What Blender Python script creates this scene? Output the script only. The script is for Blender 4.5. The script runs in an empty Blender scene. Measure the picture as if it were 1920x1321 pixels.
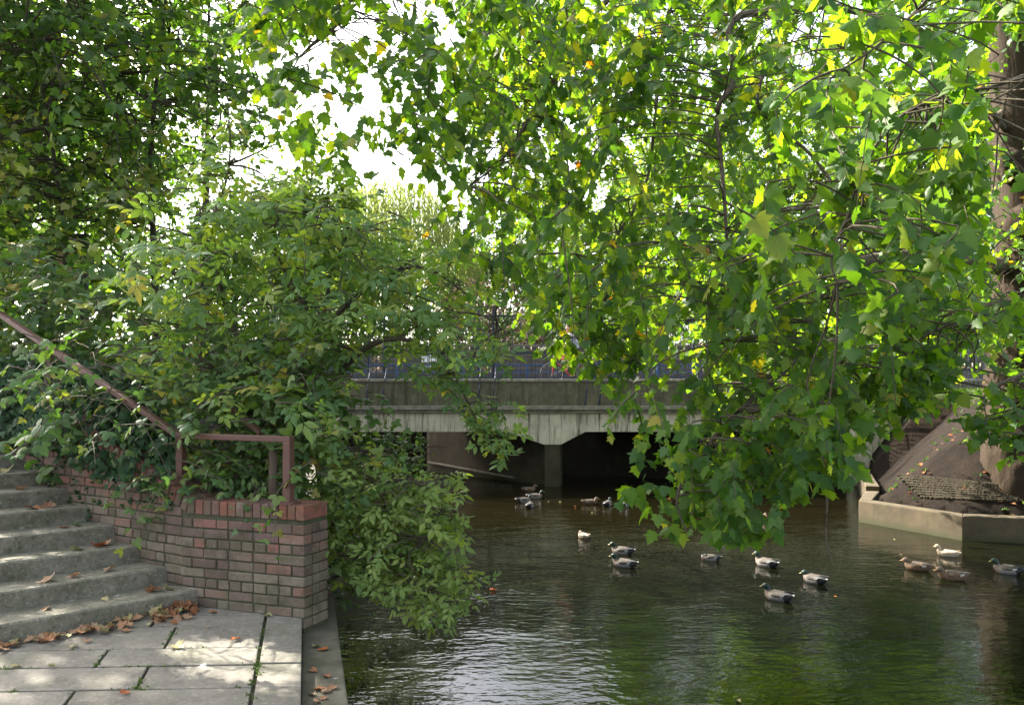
import bpy, bmesh, math, random
import numpy as np
from mathutils import Vector, Matrix
R = math.radians
random.seed(11); rng = np.random.default_rng(11)
C = bpy.context.scene.collection
F, HY, CX, CH = 1464.0, 740.0, 960.0, 2.6          # focal length (photo px), horizon row, centre column, eye above water

def P(px, py, d):                                    # a point d metres ahead that the photo shows at px, py
    return Vector(((px-CX)/F*d, d, CH+(HY-py)/F*d))
def proj(a):
    a = np.asarray(a); d = np.maximum(a[:, 1], .05)
    return CX+F*a[:, 0]/d, HY-F*(a[:, 2]-CH)/d
def inpoly(x, y, poly):
    r = np.zeros(len(x), bool); n = len(poly)
    for i in range(n):
        x0, y0 = poly[i]; x1, y1 = poly[(i+1) % n]
        if y0 == y1: continue
        r ^= ((y0 > y) != (y1 > y)) & (x < (x1-x0)*(y-y0)/(y1-y0)+x0)
    return r

# ------------------------------------------------------------------ tagging
def tag(o, label=None, cat=None, group=None, kind=None):
    if label: o['label'] = label
    if cat: o['category'] = cat
    if group: o['group'] = group
    if kind: o['kind'] = kind
    return o
def thing(name, label, cat, loc=(0, 0, 0), group=None, rz=0):
    o = bpy.data.objects.new(name, None); C.objects.link(o); o.location = loc; o.rotation_euler = (0, 0, rz)
    o.empty_display_size = .1
    return tag(o, label, cat, group)
def copy_tree(o, parent=None):
    c = o.copy(); C.objects.link(c); c.parent = parent
    for ch in list(o.children): copy_tree(ch, c)
    return c

# ------------------------------------------------------------------ meshes
class MB:
    def __init__(s): s.v = []; s.f = []; s.m = []; s.r = []
    def add(s, vs, fs, m=0, r=None):
        b = len(s.v); s.v += [tuple(x) for x in vs]
        for f in fs: s.f.append(tuple(b+i for i in f)); s.m.append(m); s.r.append(random.random() if r is None else r)
    def box(s, c, size, M=None, m=0, r=None):
        x, y, z = (k/2 for k in size)
        vs = [Vector((a*x, b*y, g*z)) for a in (-1, 1) for b in (-1, 1) for g in (-1, 1)]
        if M is not None: vs = [M @ v for v in vs]
        vs = [v+Vector(c) for v in vs]
        if r is None: r = random.random()
        s.add(vs, [(0, 1, 3, 2), (4, 6, 7, 5), (0, 4, 5, 1), (2, 3, 7, 6), (0, 2, 6, 4), (1, 5, 7, 3)], m, r)
    def bar(s, a, b, w, h=None, m=0):
        a = Vector(a); b = Vector(b); d = b-a; L = d.length
        if L < 1e-6: return
        M = d.to_track_quat('X', 'Z').to_matrix()
        s.box((a+b)/2, (L, w, h or w), M, m)
    def tube(s, pts, rad, n=6, m=0, cap=True, jit=0):
        pts = [Vector(p) for p in pts]; k = len(pts)
        rads = rad if hasattr(rad, '__len__') else [rad]*k
        b = len(s.v); up = Vector((.13, .21, .97)).normalized(); r = random.random()
        for i in range(k):
            t = (pts[min(i+1, k-1)]-pts[max(i-1, 0)])
            if t.length < 1e-9: t = Vector((0, 0, 1))
            t.normalize(); u = t.cross(up)
            if u.length < .05: u = t.cross(Vector((1, 0, 0)))
            u.normalize(); w = t.cross(u)
            for j in range(n):
                a = 2*math.pi*j/n; q = rads[i]*(1+random.uniform(-jit, jit))
                s.v.append(tuple(pts[i]+u*math.cos(a)*q+w*math.sin(a)*q))
        for i in range(k-1):
            for j in range(n):
                j2 = (j+1) % n
                s.f.append((b+i*n+j, b+i*n+j2, b+(i+1)*n+j2, b+(i+1)*n+j)); s.m.append(m); s.r.append(r)
        if cap:
            s.f.append(tuple(b+j for j in range(n))[::-1]); s.m.append(m); s.r.append(r)
            s.f.append(tuple(b+(k-1)*n+j for j in range(n))); s.m.append(m); s.r.append(r)
    def lathe(s, c, prof, n=12, m=0):
        b = len(s.v); c = Vector(c)
        for (r, z) in prof:
            for j in range(n):
                a = 2*math.pi*j/n; s.v.append((c.x+r*math.cos(a), c.y+r*math.sin(a), c.z+z))
        for i in range(len(prof)-1):
            for j in range(n):
                j2 = (j+1) % n
                s.f.append((b+i*n+j, b+i*n+j2, b+(i+1)*n+j2, b+(i+1)*n+j)); s.m.append(m); s.r.append(.5)
    def build(s, name, mats, parent=None, smooth=False, bevel=0, seg=2):
        me = bpy.data.meshes.new(name); me.from_pydata(s.v, [], s.f)
        for mm in (mats if isinstance(mats, (list, tuple)) else [mats]): me.materials.append(mm)
        me.polygons.foreach_set('material_index', np.array(s.m, np.int32))
        a = me.attributes.new('rnd', 'FLOAT', 'FACE'); a.data.foreach_set('value', np.array(s.r, np.float32))
        bm = bmesh.new(); bm.from_mesh(me); bmesh.ops.recalc_face_normals(bm, faces=bm.faces); bm.to_mesh(me); bm.free()
        if smooth: me.polygons.foreach_set('use_smooth', np.ones(len(me.polygons), bool))
        me.update(); o = bpy.data.objects.new(name, me); C.objects.link(o); o.parent = parent
        if bevel:
            b = o.modifiers.new('b', 'BEVEL'); b.width = bevel; b.segments = seg; b.limit_method = 'ANGLE'; b.angle_limit = R(40)
        return o

def prism(mb, poly, z0, z1, m=0, r=None):            # poly: ground outline
    n = len(poly)
    vs = [(x, y, z0) for x, y in poly]+[(x, y, z1) for x, y in poly]
    mb.add(vs, [tuple(range(n))[::-1], tuple(range(n, 2*n))]+[(i, (i+1) % n, n+(i+1) % n, n+i) for i in range(n)], m, r)

def grow(tv, tf, pos, td, nr, size, rnd, name, mat, parent=None, bend=None):
    """one mesh of many leaves: template in (side, tip, normal) axes set at each position"""
    N = len(pos); tv = np.array(tv, float); tf = np.array(tf, np.int64)
    td = td/np.linalg.norm(td, axis=1, keepdims=True)
    nr = nr-(nr*td).sum(1, keepdims=True)*td
    nr = nr/np.maximum(np.linalg.norm(nr, axis=1, keepdims=True), 1e-6)
    sd = np.cross(td, nr)
    T = np.repeat(tv[None], N, 0)
    c = rng.normal(0, 1.9, (N, 1)); T[:, :, 0] *= rng.uniform(.78, 1.15, (N, 1)); T[:, :, 0] += rng.normal(0, .10, (N, 1))*T[:, :, 1]**2
    T[:, :, 2] += c*.10*T[:, :, 1]**2 + rng.normal(-.05, .42, (N, 1))*np.abs(T[:, :, 0])*.7 + rng.normal(0, .12, (N, 1))*T[:, :, 0]
    V = pos[:, None]+size[:, None, None]*(T[:, :, :1]*sd[:, None]+T[:, :, 1:2]*td[:, None]+T[:, :, 2:]*nr[:, None])
    k = tf.shape[1]; Fc = (tf[None]+(np.arange(N)*len(tv))[:, None, None]).reshape(-1)
    nf = N*len(tf)
    me = bpy.data.meshes.new(name)
    me.vertices.add(N*len(tv)); me.vertices.foreach_set('co', V.reshape(-1).astype(np.float32))
    me.loops.add(nf*k); me.loops.foreach_set('vertex_index', Fc.astype(np.int32))
    me.polygons.add(nf); me.polygons.foreach_set('loop_start', (np.arange(nf)*k).astype(np.int32))
    me.update(calc_edges=True)
    a = me.attributes.new('rnd', 'FLOAT', 'FACE'); a.data.foreach_set('value', np.repeat(rnd, len(tf)).astype(np.float32))
    uv = me.attributes.new('leaf', 'FLOAT_VECTOR', 'POINT'); uv.data.foreach_set('vector', np.tile(tv.reshape(-1), N).astype(np.float32))
    me.polygons.foreach_set('use_smooth', np.ones(nf, bool))
    me.materials.append(mat)
    o = bpy.data.objects.new(name, me); C.objects.link(o); o.parent = parent
    return o

# leaf templates --------------------------------------------------------------
def fan(out, c):
    v = [(c[0], c[1], 0)]+[(x, y, 0) for x, y in out]; n = len(out)
    f = [(0, 1+i, 1+(i+1) % n) for i in range(n)]
    return v, f
def zed(v, k=.22, d=.12): return [(x, y, z-abs(x)*k-d*y*y) for x, y, z in v]
_half = [(.10, -.05), (.30, -.02), (.50, .10), (.38, .20), (.42, .30), (.62, .48), (.44, .50), (.28, .52), (.30, .66), (.16, .80)]
PLANE = fan([(0, .05)]+_half+[(0, 1.04)]+[(-x, y) for x, y in _half[::-1]], (0, .36)); _n = len(PLANE[0]); PLANE = (zed(PLANE[0])+[(-.016, .06, 0), (.016, .06, 0), (.02, -.40, -.05)], PLANE[1]+[(_n, _n+1, _n+2)])
_h2 = [(.22, .0), (.46, .18), (.34, .30), (.52, .55), (.24, .58)]
MAPLE = fan([(0, .04)]+_h2+[(0, 1.0)]+[(-x, y) for x, y in _h2[::-1]], (0, .34)); MAPLE = (zed(MAPLE[0]), MAPLE[1])
_h3 = [(.30, -.02), (.42, .25), (.24, .45)]
IVY = fan([(0, .05)]+_h3+[(0, .95)]+[(-x, y) for x, y in _h3[::-1]], (0, .3)); IVY = (zed(IVY[0], .15, .2), IVY[1])
def leaflet(x0, y0, ang, L, w, v, f):
    b = len(v); ca, sa = math.cos(ang), math.sin(ang)
    for (x, y, z) in [(0, 0, 0), (w*.8, L*.3, -.03), (w*.75, L*.62, -.05), (0, L, -.10), (-w*.75, L*.62, -.05), (-w*.8, L*.3, -.03), (0, L*.32, .02), (0, L*.64, .0)]:
        v.append((x0+x*ca+y*sa, y0-x*sa+y*ca, z))
    f += [tuple(b+i for i in t) for t in [(0, 1, 6), (1, 2, 6), (6, 2, 7), (2, 3, 7), (0, 6, 5), (5, 6, 4), (6, 7, 4), (7, 3, 4)]]
def compound(spec):
    v = []; f = []
    for s in spec: leaflet(*s, v, f)
    b = len(v); v += [(-.008, 0, 0), (.008, 0, 0), (0, .6, 0)]; f.append((b, b+1, b+2))
    return v, f
ELDER = compound([(0, .62, 0, .46, .13), (.01, .56, 1.15, .40, .115), (-.01, .56, -1.15, .40, .115), (.01, .26, 1.3, .36, .105), (-.01, .26, -1.3, .36, .105)])
BRAMB = compound([(0, .35, 0, .60, .24), (.01, .3, 1.35, .48, .19), (-.01, .3, -1.35, .48, .19)])
OVAL = ([], []); leaflet(0, 0, 0, 1.0, .30, OVAL[0], OVAL[1])
OVAL = (zed(OVAL[0], .1, .1), OVAL[1])
SMALL = ([(0, 0, 0), (.26, .45, -.06), (0, 1, -.05), (-.26, .45, -.06)], [(0, 1, 2), (0, 2, 3)])
BLADE = ([(0, 0, 0), (.06, .35, 0), (0, 1, -.1), (-.06, .35, 0)], [(0, 1, 2), (0, 2, 3)])

# ------------------------------------------------------------------ materials
class NT:
    def __init__(s, name):
        s.mat = bpy.data.materials.new(name); s.mat.use_nodes = True; s.t = s.mat.node_tree; s.t.nodes.clear()
        s.out = s.t.nodes.new('ShaderNodeOutputMaterial')
    def n(s, typ, **kw):
        x = s.t.nodes.new('ShaderNode'+typ)
        for k, v in kw.items():
            if k[0] == '_': setattr(x, k[1:], v)
            else: s.set(x.inputs[int(k[1:]) if k[0] == 'i' and k[1:].isdigit() else k.replace('__', ' ')], v)
        return x
    def set(s, sock, v):
        if hasattr(v, 'is_output'): s.t.links.new(v, sock)
        else: sock.default_value = v
    def co(s, obj=False): 
        return s.n('TexCoord').outputs['Object'] if obj else s.n('NewGeometry').outputs['Position']
    def map(s, v, scale): return s.n('Mapping', Vector=v, Scale=scale).outputs[0]
    def noise(s, v, scale, detail=4, rough=.6): return s.n('TexNoise', Vector=v, Scale=scale, Detail=detail, Roughness=rough).outputs['Fac']
    def ramp(s, fac, stops, interp='LINEAR'):
        r = s.n('ValToRGB', Fac=fac); e = r.color_ramp.elements; r.color_ramp.interpolation = interp
        while len(e) < len(stops): e.new(.5)
        for k, (p, c) in enumerate(stops):
            e[k].position = p; e[k].color = (*c, 1) if len(c) == 3 else c
        return r.outputs['Color']
    def mix(s, fac, a, b, mode='MIX'):
        m = s.n('Mix', _data_type='RGBA', _blend_type=mode)
        s.set(m.inputs[0], fac); s.set(m.inputs[6], a if hasattr(a, 'is_output') else (*a, 1)); s.set(m.inputs[7], b if hasattr(b, 'is_output') else (*b, 1))
        return m.outputs[2]
    def math(s, op, a, b=0.0, clamp=False):
        m = s.n('Math', _operation=op, _use_clamp=clamp); s.set(m.inputs[0], a); s.set(m.inputs[1], b); return m.outputs[0]
    def bump(s, h, strength=.5, dist=.02): return s.n('Bump', Strength=strength, Distance=dist, Height=h).outputs[0]
    def bsdf(s, col, rough=.8, normal=None, spec=.3, **kw):
        b = s.n('BsdfPrincipled', Roughness=rough); s.set(b.inputs['Base Color'], col if hasattr(col, 'is_output') else (*col, 1))
        b.inputs['Specular IOR Level'].default_value = spec
        if normal is not None: s.set(b.inputs['Normal'], normal)
        for k, v in kw.items(): s.set(b.inputs[k.replace('_', ' ')], v)
        return b.outputs[0]
    def done(s, sh): s.t.links.new(sh, s.out.inputs['Surface']); return s.mat
def plain(name, col, rough=.6, metal=0, spec=.4, var=.12, scale=30):
    t = NT(name); n = t.noise(t.co(True), scale, 6, .7)
    c = t.mix(n, tuple(k*(1-var) for k in col), tuple(min(1, k*(1+var)) for k in col))
    return t.done(t.bsdf(c, rough, t.bump(n, .15, .003), spec, Metallic=metal))
def leafmat(name, stops, trans=(1.5, 1.9, .35), tfac=.42, rough=.42, spec=.45, vein=True):
    t = NT(name); a = t.n('Attribute', _attribute_name='rnd').outputs['Fac']
    c = t.ramp(a, stops)
    c = t.mix(t.noise(t.co(), 9, 2), t.mix(1, c, (.72, .72, .72), 'MULTIPLY'), c)
    if vein:
        lf = t.n('SeparateXYZ', Vector=t.n('Attribute', _attribute_name='leaf').outputs['Vector'])
        ax = t.math('ABSOLUTE', lf.outputs[0]); 
        d1 = t.math('ABSOLUTE', t.math('SUBTRACT', t.math('ADD', t.math('MULTIPLY', ax, .75), .08), lf.outputs[1]))
        v = t.math('MINIMUM', t.math('MULTIPLY', ax, 1.0), t.math('MULTIPLY', d1, .8))
        vf = t.math('MULTIPLY', t.math('SUBTRACT', .02, v), 22, True)
        c = t.mix(vf, c, t.mix(1, c, (1.5, 1.45, 1.2), 'MULTIPLY'))
    if vein:
        bl = t.ramp(t.noise(t.co(), 31, 4, .65), [(.635, (0, 0, 0)), (.70, (1, 1, 1))]); c = t.mix(t.math('MULTIPLY', bl, .75), c, (.13, .085, .03))
    tc = t.mix(1, c, trans, 'MULTIPLY')
    b = t.bsdf(c, rough, None, spec)
    tr = t.n('BsdfTranslucent', Color=tc).outputs[0]
    m = t.n('MixShader', Fac=tfac); t.t.links.new(b, m.inputs[1]); t.t.links.new(tr, m.inputs[2])
    return t.done(m.outputs[0])
G = lambda *c: c
M = {}
M['plane'] = leafmat('plane_leaf', [(0, G(.030, .080, .024)), (.35, G(.048, .115, .028)), (.70, G(.080, .155, .034)), (.90, G(.15, .21, .045)), (.955, G(.26, .24, .05)), (.985, G(.30, .13, .03)), (1, G(.24, .06, .02))], (4.2, 3.7, .38), .50, .5, .28)
M['elder'] = leafmat('elder_leaf', [(0, G(.095, .175, .075)), (.40, G(.140, .240, .095)), (.72, G(.20, .295, .095)), (.90, G(.32, .36, .10)), (1, G(.40, .33, .07))], (2.2, 2.2, .5), .45, .55, .22, False)
M['paleelder'] = leafmat('pale_elder_leaf', [(0, G(.095, .17, .055)), (.40, G(.165, .255, .08)), (.75, G(.25, .33, .10)), (.95, G(.30, .33, .11)), (1, G(.40, .35, .12))], (2.1, 2.1, .5), .45, .55, .22, False)
M['maple'] = leafmat('maple_leaf', [(0, G(.036, .080, .024)), (.5, G(.062, .122, .030)), (.8, G(.115, .175, .04)), (.93, G(.22, .23, .05)), (1, G(.32, .25, .07))], (2.2, 2.5, .5), .45, .55, .3)
M['yellowmaple'] = leafmat('yellow_maple_leaf', [(0, G(.05, .10, .03)), (.4, G(.10, .15, .035)), (.75, G(.20, .22, .06)), (1, G(.38, .31, .10))], (1.6, 1.8, .5), .42)
M['bramble'] = leafmat('bramble_leaf', [(0, G(.055, .115, .040)), (.5, G(.095, .175, .058)), (.80, G(.16, .22, .06)), (.95, G(.34, .28, .06)), (1, G(.36, .16, .05))], (1.7, 1.9, .5), .36, .5, .35, False)
M['ivy'] = leafmat('ivy_leaf', [(0, G(.020, .050, .022)), (.6, G(.035, .080, .032)), (.9, G(.065, .115, .04)), (1, G(.15, .16, .05))], (1.2, 1.6, .5), .2, .55, .2, False)
M['willow'] = leafmat('willow_leaf', [(0, G(.14, .19, .075)), (.6, G(.20, .25, .10)), (1, G(.30, .31, .13))], (1.7, 1.7, .8), .45, .7, .05, False)
M['hedge'] = leafmat('hedge_leaf', [(0, G(.036, .072, .030)), (.7, G(.065, .110, .042)), (1, G(.12, .16, .06))], (1.6, 1.9, .5), .35, .6, .12, False)
M['fargreen'] = leafmat('far_tree_leaf', [(0, G(.055, .105, .025)), (.6, G(.095, .155, .035)), (1, G(.18, .21, .05))], (2.2, 2.3, .5), .45, .6, .12, False)
M['rusty'] = leafmat('rusty_shrub_leaf', [(0, G(.09, .060, .042)), (.6, G(.15, .105, .075)), (1, G(.22, .17, .12))], (1.1, 1.0, .8), .25, .7, .1, False)
M['grassy'] = leafmat('grass_blade', [(0, G(.06, .11, .03)), (.6, G(.10, .16, .04)), (1, G(.22, .24, .08))], (1.5, 1.8, .5), .3, .6, .2, False)
M['moss'] = leafmat('moss', [(0, G(.035, .065, .015)), (.7, G(.07, .12, .02)), (1, G(.13, .17, .04))], (1.3, 1.5, .5), .2, .8, .1, False)
def deadmat(name, stops):
    t = NT(name); oi = t.n('ObjectInfo').outputs['Random']; c = t.ramp(oi, stops)
    n = t.noise(t.co(True), 7, 4); c = t.mix(n, t.mix(1, c, (.55, .5, .5), 'MULTIPLY'), c)
    b = t.bsdf(c, .65, None, .25); tr = t.n('BsdfTranslucent', Color=c).outputs[0]
    m = t.n('MixShader', Fac=.15); t.t.links.new(b, m.inputs[1]); t.t.links.new(tr, m.inputs[2]); return t.done(m.outputs[0])
M['dead'] = deadmat('dead_leaf', [(0, G(.30, .13, .055)), (.3, G(.38, .20, .10)), (.6, G(.42, .26, .15)), (.8, G(.28, .15, .09)), (1, G(.45, .34, .19))])
M['deadyellow'] = deadmat('yellow_dead_leaf', [(0, G(.36, .34, .13)), (.5, G(.42, .36, .18)), (1, G(.30, .33, .14))])
M['deadgreen'] = deadmat('green_dead_leaf', [(0, G(.13, .20, .08)), (1, G(.18, .25, .10))])
M['deadred'] = deadmat('orange_dead_leaf', [(0, G(.45, .16, .04)), (1, G(.40, .11, .04))])

def bark(name, a, b, sc=(9, 9, 2.5)):
    t = NT(name); v = t.map(t.co(), sc); n = t.noise(v, 1.6, 6, .7); n2 = t.noise(t.co(), 2.2, 3)
    c = t.mix(n, a, b); c = t.mix(t.math('MULTIPLY', n2, .22), c, (.05, .058, .03))
    return t.done(t.bsdf(c, .9, t.bump(n, .9, .03), .15))
M['bark'] = bark('plane_bark', (.012, .007, .005), (.040, .022, .015))
M['twig'] = bark('twig_bark', (.07, .055, .042), (.19, .155, .12), (30, 30, 12))
M['matwood'] = bark('mat_wood', (.014, .010, .007), (.045, .033, .022), (30, 30, 4))
M['darkbark'] = bark('dark_bark', (.022, .018, .014), (.075, .06, .045))

def concrete(name, base, dark, moss=.25, scale=3, streak=0, spots=.0, rough=.88, speck=0):
    t = NT(name); p = t.co(); n = t.noise(p, scale, 8, .68); f = t.noise(p, 60, 4, .7)
    c = t.ramp(n, [(.28, dark), (.62, base), (.85, tuple(min(1, k*1.22) for k in base))])
    if moss:
        mo = t.ramp(t.noise(p, scale*.8+1.3, 6, .7), [(.5, (0, 0, 0)), (.68, (1, 1, 1))])
        c = t.mix(t.math('MULTIPLY', mo, moss), c, (.055, .075, .022))
    if streak:
        s = t.noise(t.map(p, (5.5, 5.5, .35)), 1.6, 6, .72)
        s = t.ramp(s, [(.50, (0, 0, 0)), (.66, (1, 1, 1))])
        c = t.mix(t.math('MULTIPLY', s, streak), c, (.045, .042, .026))
        zz_ = t.n('SeparateXYZ', Vector=p).outputs[2]; td_ = t.math('MULTIPLY', t.math('SUBTRACT', t.math('ADD', .02, t.math('MULTIPLY', t.noise(p, 5, 4), .24)), zz_), 7, True)
        c = t.mix(t.math('MULTIPLY', td_, .8), c, (.035, .045, .018))
    if spots:
        s = t.ramp(t.n('TexVoronoi', Vector=t.map(p, (1, .55, 1)), Scale=5.0, Randomness=1).outputs['Distance'], [(.075, (1, 1, 1)), (.125, (0, 0, 0))])
        s2 = t.ramp(t.noise(p, 2.7, 3), [(.45, (0, 0, 0)), (.52, (1, 1, 1))])
        s3 = t.ramp(t.noise(p, 23, 4), [(.40, (0, 0, 0)), (.52, (1, 1, 1))])
        c = t.mix(t.math('MULTIPLY', t.math('MULTIPLY', t.math('MULTIPLY', s, s2), s3), spots), c, (.72, .72, .70))
    if speck:
        k = t.ramp(t.noise(p, 34, 5, .75), [(.54, (0, 0, 0)), (.66, (1, 1, 1))]); c = t.mix(t.math('MULTIPLY', k, speck*.5), c, (.50, .47, .38))
        k = t.ramp(t.noise(p, 27, 5, .75), [(.36, (1, 1, 1)), (.46, (0, 0, 0))]); c = t.mix(t.math('MULTIPLY', k, speck*.8), c, (.045, .045, .028))
    c = t.mix(t.math('MULTIPLY', f, .35), c, t.mix(1, c, (.55, .55, .55), 'MULTIPLY'))
    return t.done(t.bsdf(c, rough, t.bump(t.math('ADD', n, t.math('MULTIPLY', f, .35)), .55, .012), .25))
M['slab'] = concrete('paving_stone', (.19, .175, .15), (.090, .084, .070), .38, 1.7, 0, .9, speck=.5)
M['step'] = concrete('step_concrete', (.20, .186, .145), (.08, .079, .052), .40, 6, 0, .35, speck=.75)
M['quay'] = concrete('quay_concrete', (.13, .12, .09), (.05, .048, .032), .3, 4, .3, .8)
M['embank'] = concrete('embankment_concrete', (.095, .073, .046), (.048, .037, .023), .25, 2.5, .45)
M['fascia'] = concrete('painted_concrete', (.66, .60, .46), (.44, .39, .29), .22, 1.6, .95)
M['parapet'] = concrete('mossy_parapet_concrete', (.17, .15, .10), (.06, .058, .034), .55, 2.2, .9, speck=.5)
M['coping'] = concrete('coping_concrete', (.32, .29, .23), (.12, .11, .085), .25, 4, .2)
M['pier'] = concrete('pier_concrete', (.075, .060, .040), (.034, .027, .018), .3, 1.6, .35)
M['shadewall'] = concrete('shade_dark_concrete', (.022, .019, .014), (.010, .009, .006), .2, 2)  # near-black colour stands for the deep shade inside the right opening
M['wallstone'] = concrete('wall_stone', (.15, .135, .11), (.07, .063, .052), .15, 4, .2)
M['asphalt'] = concrete('asphalt', (.06, .06, .06), (.045, .045, .045), 0, 12)

t = NT('brick')                                        # bricks: colour by brick, redder to the top, algae low on the wall
p = t.co(); a = t.n('Attribute', _attribute_name='rnd').outputs['Fac']
red = t.ramp(a, [(0, (.11, .065, .058)), (.25, (.19, .095, .075)), (.5, (.24, .095, .07)), (.7, (.15, .10, .092)), (.85, (.20, .135, .115)), (1, (.24, .095, .07))])
old = t.ramp(a, [(0, (.105, .080, .060)), (.25, (.16, .128, .095)), (.5, (.20, .165, .125)), (.7, (.13, .085, .072)), (.85, (.155, .14, .10)), (1, (.20, .115, .09))])
zz = t.n('SeparateXYZ', Vector=p).outputs[2]; xx = t.n('SeparateXYZ', Vector=p).outputs[0]
h = t.math('ADD', t.math('MULTIPLY', t.math('SUBTRACT', zz, 1.40), 3.0), t.math('MULTIPLY', t.math('SUBTRACT', t.noise(p, 3.5, 4), .5), 2.6))
h = t.math('ADD', h, t.math('MULTIPLY', t.math('ADD', xx, 1.95), .5)); h = t.math('ADD', h, t.math('MULTIPLY', t.math('SUBTRACT', a, .5), .9), True)
c = t.mix(h, old, red)
mo = t.ramp(t.noise(p, 5, 7, .75), [(.46, (0, 0, 0)), (.66, (1, 1, 1))]); c = t.mix(t.math('MULTIPLY', mo, .6), c, (.060, .072, .028)); dk = t.ramp(t.noise(p, 3.1, 6, .7), [(.50, (0, 0, 0)), (.68, (1, 1, 1))]); c = t.mix(t.math('MULTIPLY', dk, .55), c, (.045, .040, .032))
ef = t.ramp(t.noise(p, 11, 5, .7), [(.60, (0, 0, 0)), (.75, (1, 1, 1))]); c = t.mix(t.math('MULTIPLY', ef, .35), c, (.40, .38, .36))
M['brick'] = t.done(t.bsdf(c, .9, t.bump(t.noise(p, 45, 5, .7), .7, .008), .2))
M['mortar'] = concrete('mortar', (.085, .085, .055), (.03, .035, .018), .6, 9)

t = NT('soil'); p = t.co(); n = t.noise(p, 3, 8, .7); f = t.noise(p, 38, 5, .75)
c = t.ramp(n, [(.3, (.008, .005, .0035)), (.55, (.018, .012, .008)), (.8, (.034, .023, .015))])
fl = t.ramp(t.n('TexVoronoi', Vector=p, Scale=9).outputs['Distance'], [(.10, (1, 1, 1)), (.17, (0, 0, 0))])
c = t.mix(t.math('MULTIPLY', fl, t.ramp(t.noise(p, 5, 2), [(.5, (0, 0, 0)), (.6, (.7, .7, .7))])), c, (.11, .06, .03))
yy = t.n('SeparateXYZ', Vector=p).outputs[2]
gr = t.math('MULTIPLY', t.math('SUBTRACT', yy, 2.45), 6, True)
c = t.mix(gr, c, t.mix(f, (.05, .08, .02), (.10, .14, .045)))
M['soil'] = t.done(t.bsdf(c, .95, t.bump(t.math('ADD', n, f), 1.0, .07), .15))

t = NT('river_water'); p = t.co()
n1 = t.noise(t.map(p, (.8, 1.5, 1)), 1.9, 3, .5); n2 = t.noise(t.map(p, (1.0, 1.6, 1)), 7, 2, .5); n3 = t.noise(p, .45, 2)
hgt = t.math('ADD', t.math('MULTIPLY', n1, 1.0), t.math('MULTIPLY', n2, .48))
amp = t.math('ADD', .35, t.math('MULTIPLY', t.ramp(n3, [(.35, (0, 0, 0)), (.65, (1, 1, 1))]), .75))
hgt = t.math('ADD', t.math('MULTIPLY', hgt, amp), t.math('MULTIPLY', t.noise(p, 21, 2, .5), .045))
yc = t.n('SeparateXYZ', Vector=p).outputs[1]
col = t.mix(t.math('MULTIPLY', t.math('SUBTRACT', yc, 8), .1, True), (.0030, .0050, .0016), (.0065, .0055, .0022))
M['water'] = t.done(t.bsdf(col, .03, t.bump(hgt, 1.0, .0145), .5, IOR=1.333))

M['rail'] = plain('brown_painted_steel', (.115, .056, .044), .5, 0, .4, .25, 40)
M['oldwood'] = bark('weathered_wood', (.09, .065, .05), (.21, .155, .12), (30, 30, 4))
M['navy'] = plain('navy_painted_iron', (.022, .032, .062), .45)
M['blue'] = plain('blue_painted_steel', (.03, .075, .22), .5)
M['black'] = plain('black_painted_iron', (.012, .013, .017), .45)
M['finial'] = plain('pale_finial_paint', (.52, .44, .33), .5)
M['gold'] = plain('ochre_scroll_paint', (.36, .24, .11), .5)
M['white'] = plain('white_paint', (.75, .75, .73), .5, 0, .4, .04)
M['red'] = plain('red_bike_paint', (.45, .03, .04), .35)
M['rubber'] = plain('tyre_rubber', (.03, .03, .035), .8)
M['steel'] = plain('steel', (.25, .25, .26), .5, 1)
M['skin'] = plain('skin', (.52, .30, .21), .55, 0, .3, .06)
M['hairbrown'] = plain('brown_hair', (.06, .035, .022), .6)
M['shirt'] = None
t = NT('checked_shirt'); p = t.co(True); ck = t.n('TexChecker', Vector=p, Scale=22).outputs['Fac']
M['shirt'] = t.done(t.bsdf(t.mix(ck, (.07, .085, .12), (.5, .5, .52)), .8))
M['shorts'] = plain('dark_shorts', (.035, .04, .055), .8)
M['timber'] = plain('dark_timber', (.02, .018, .017), .7)
M['tanpanel'] = plain('tan_panel', (.40, .26, .16), .8)
# birds
M['green'] = plain('drake_head', (.008, .022, .015), .5, 0, .25)
M['ring'] = plain('white_feather', (.45, .43, .41), .7)
def feather(name, a, b, sc=70):
    t = NT(name); p = t.co(True); n = t.noise(t.map(p, (.6, 1.4, 1.4)), sc, 3, .7); w = t.ramp(n, [(.38, a), (.62, b)])
    return t.done(t.bsdf(w, .75, t.bump(n, .3, .004), .25))
M['breast'] = feather('brown_breast', (.10, .075, .062), (.17, .135, .115))
M['grey'] = feather('grey_flank', (.11, .103, .10), (.20, .188, .18))
M['brownback'] = feather('brown_back', (.045, .037, .032), (.10, .083, .073))
M['rump'] = plain('black_rump', (.012, .012, .014), .6)
M['hen'] = feather('hen_mottle', (.045, .027, .016), (.15, .095, .058), 55)
M['henhead'] = feather('hen_head', (.06, .042, .030), (.13, .095, .068), 90)
M['palehen'] = feather('pale_hen', (.22, .165, .115), (.40, .33, .25), 55)
M['bill'] = plain('yellow_bill', (.36, .27, .05), .4)
M['orbill'] = plain('orange_bill', (.36, .18, .06), .45)
M['eye'] = plain('eye', (.008, .006, .005), .2)

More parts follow.
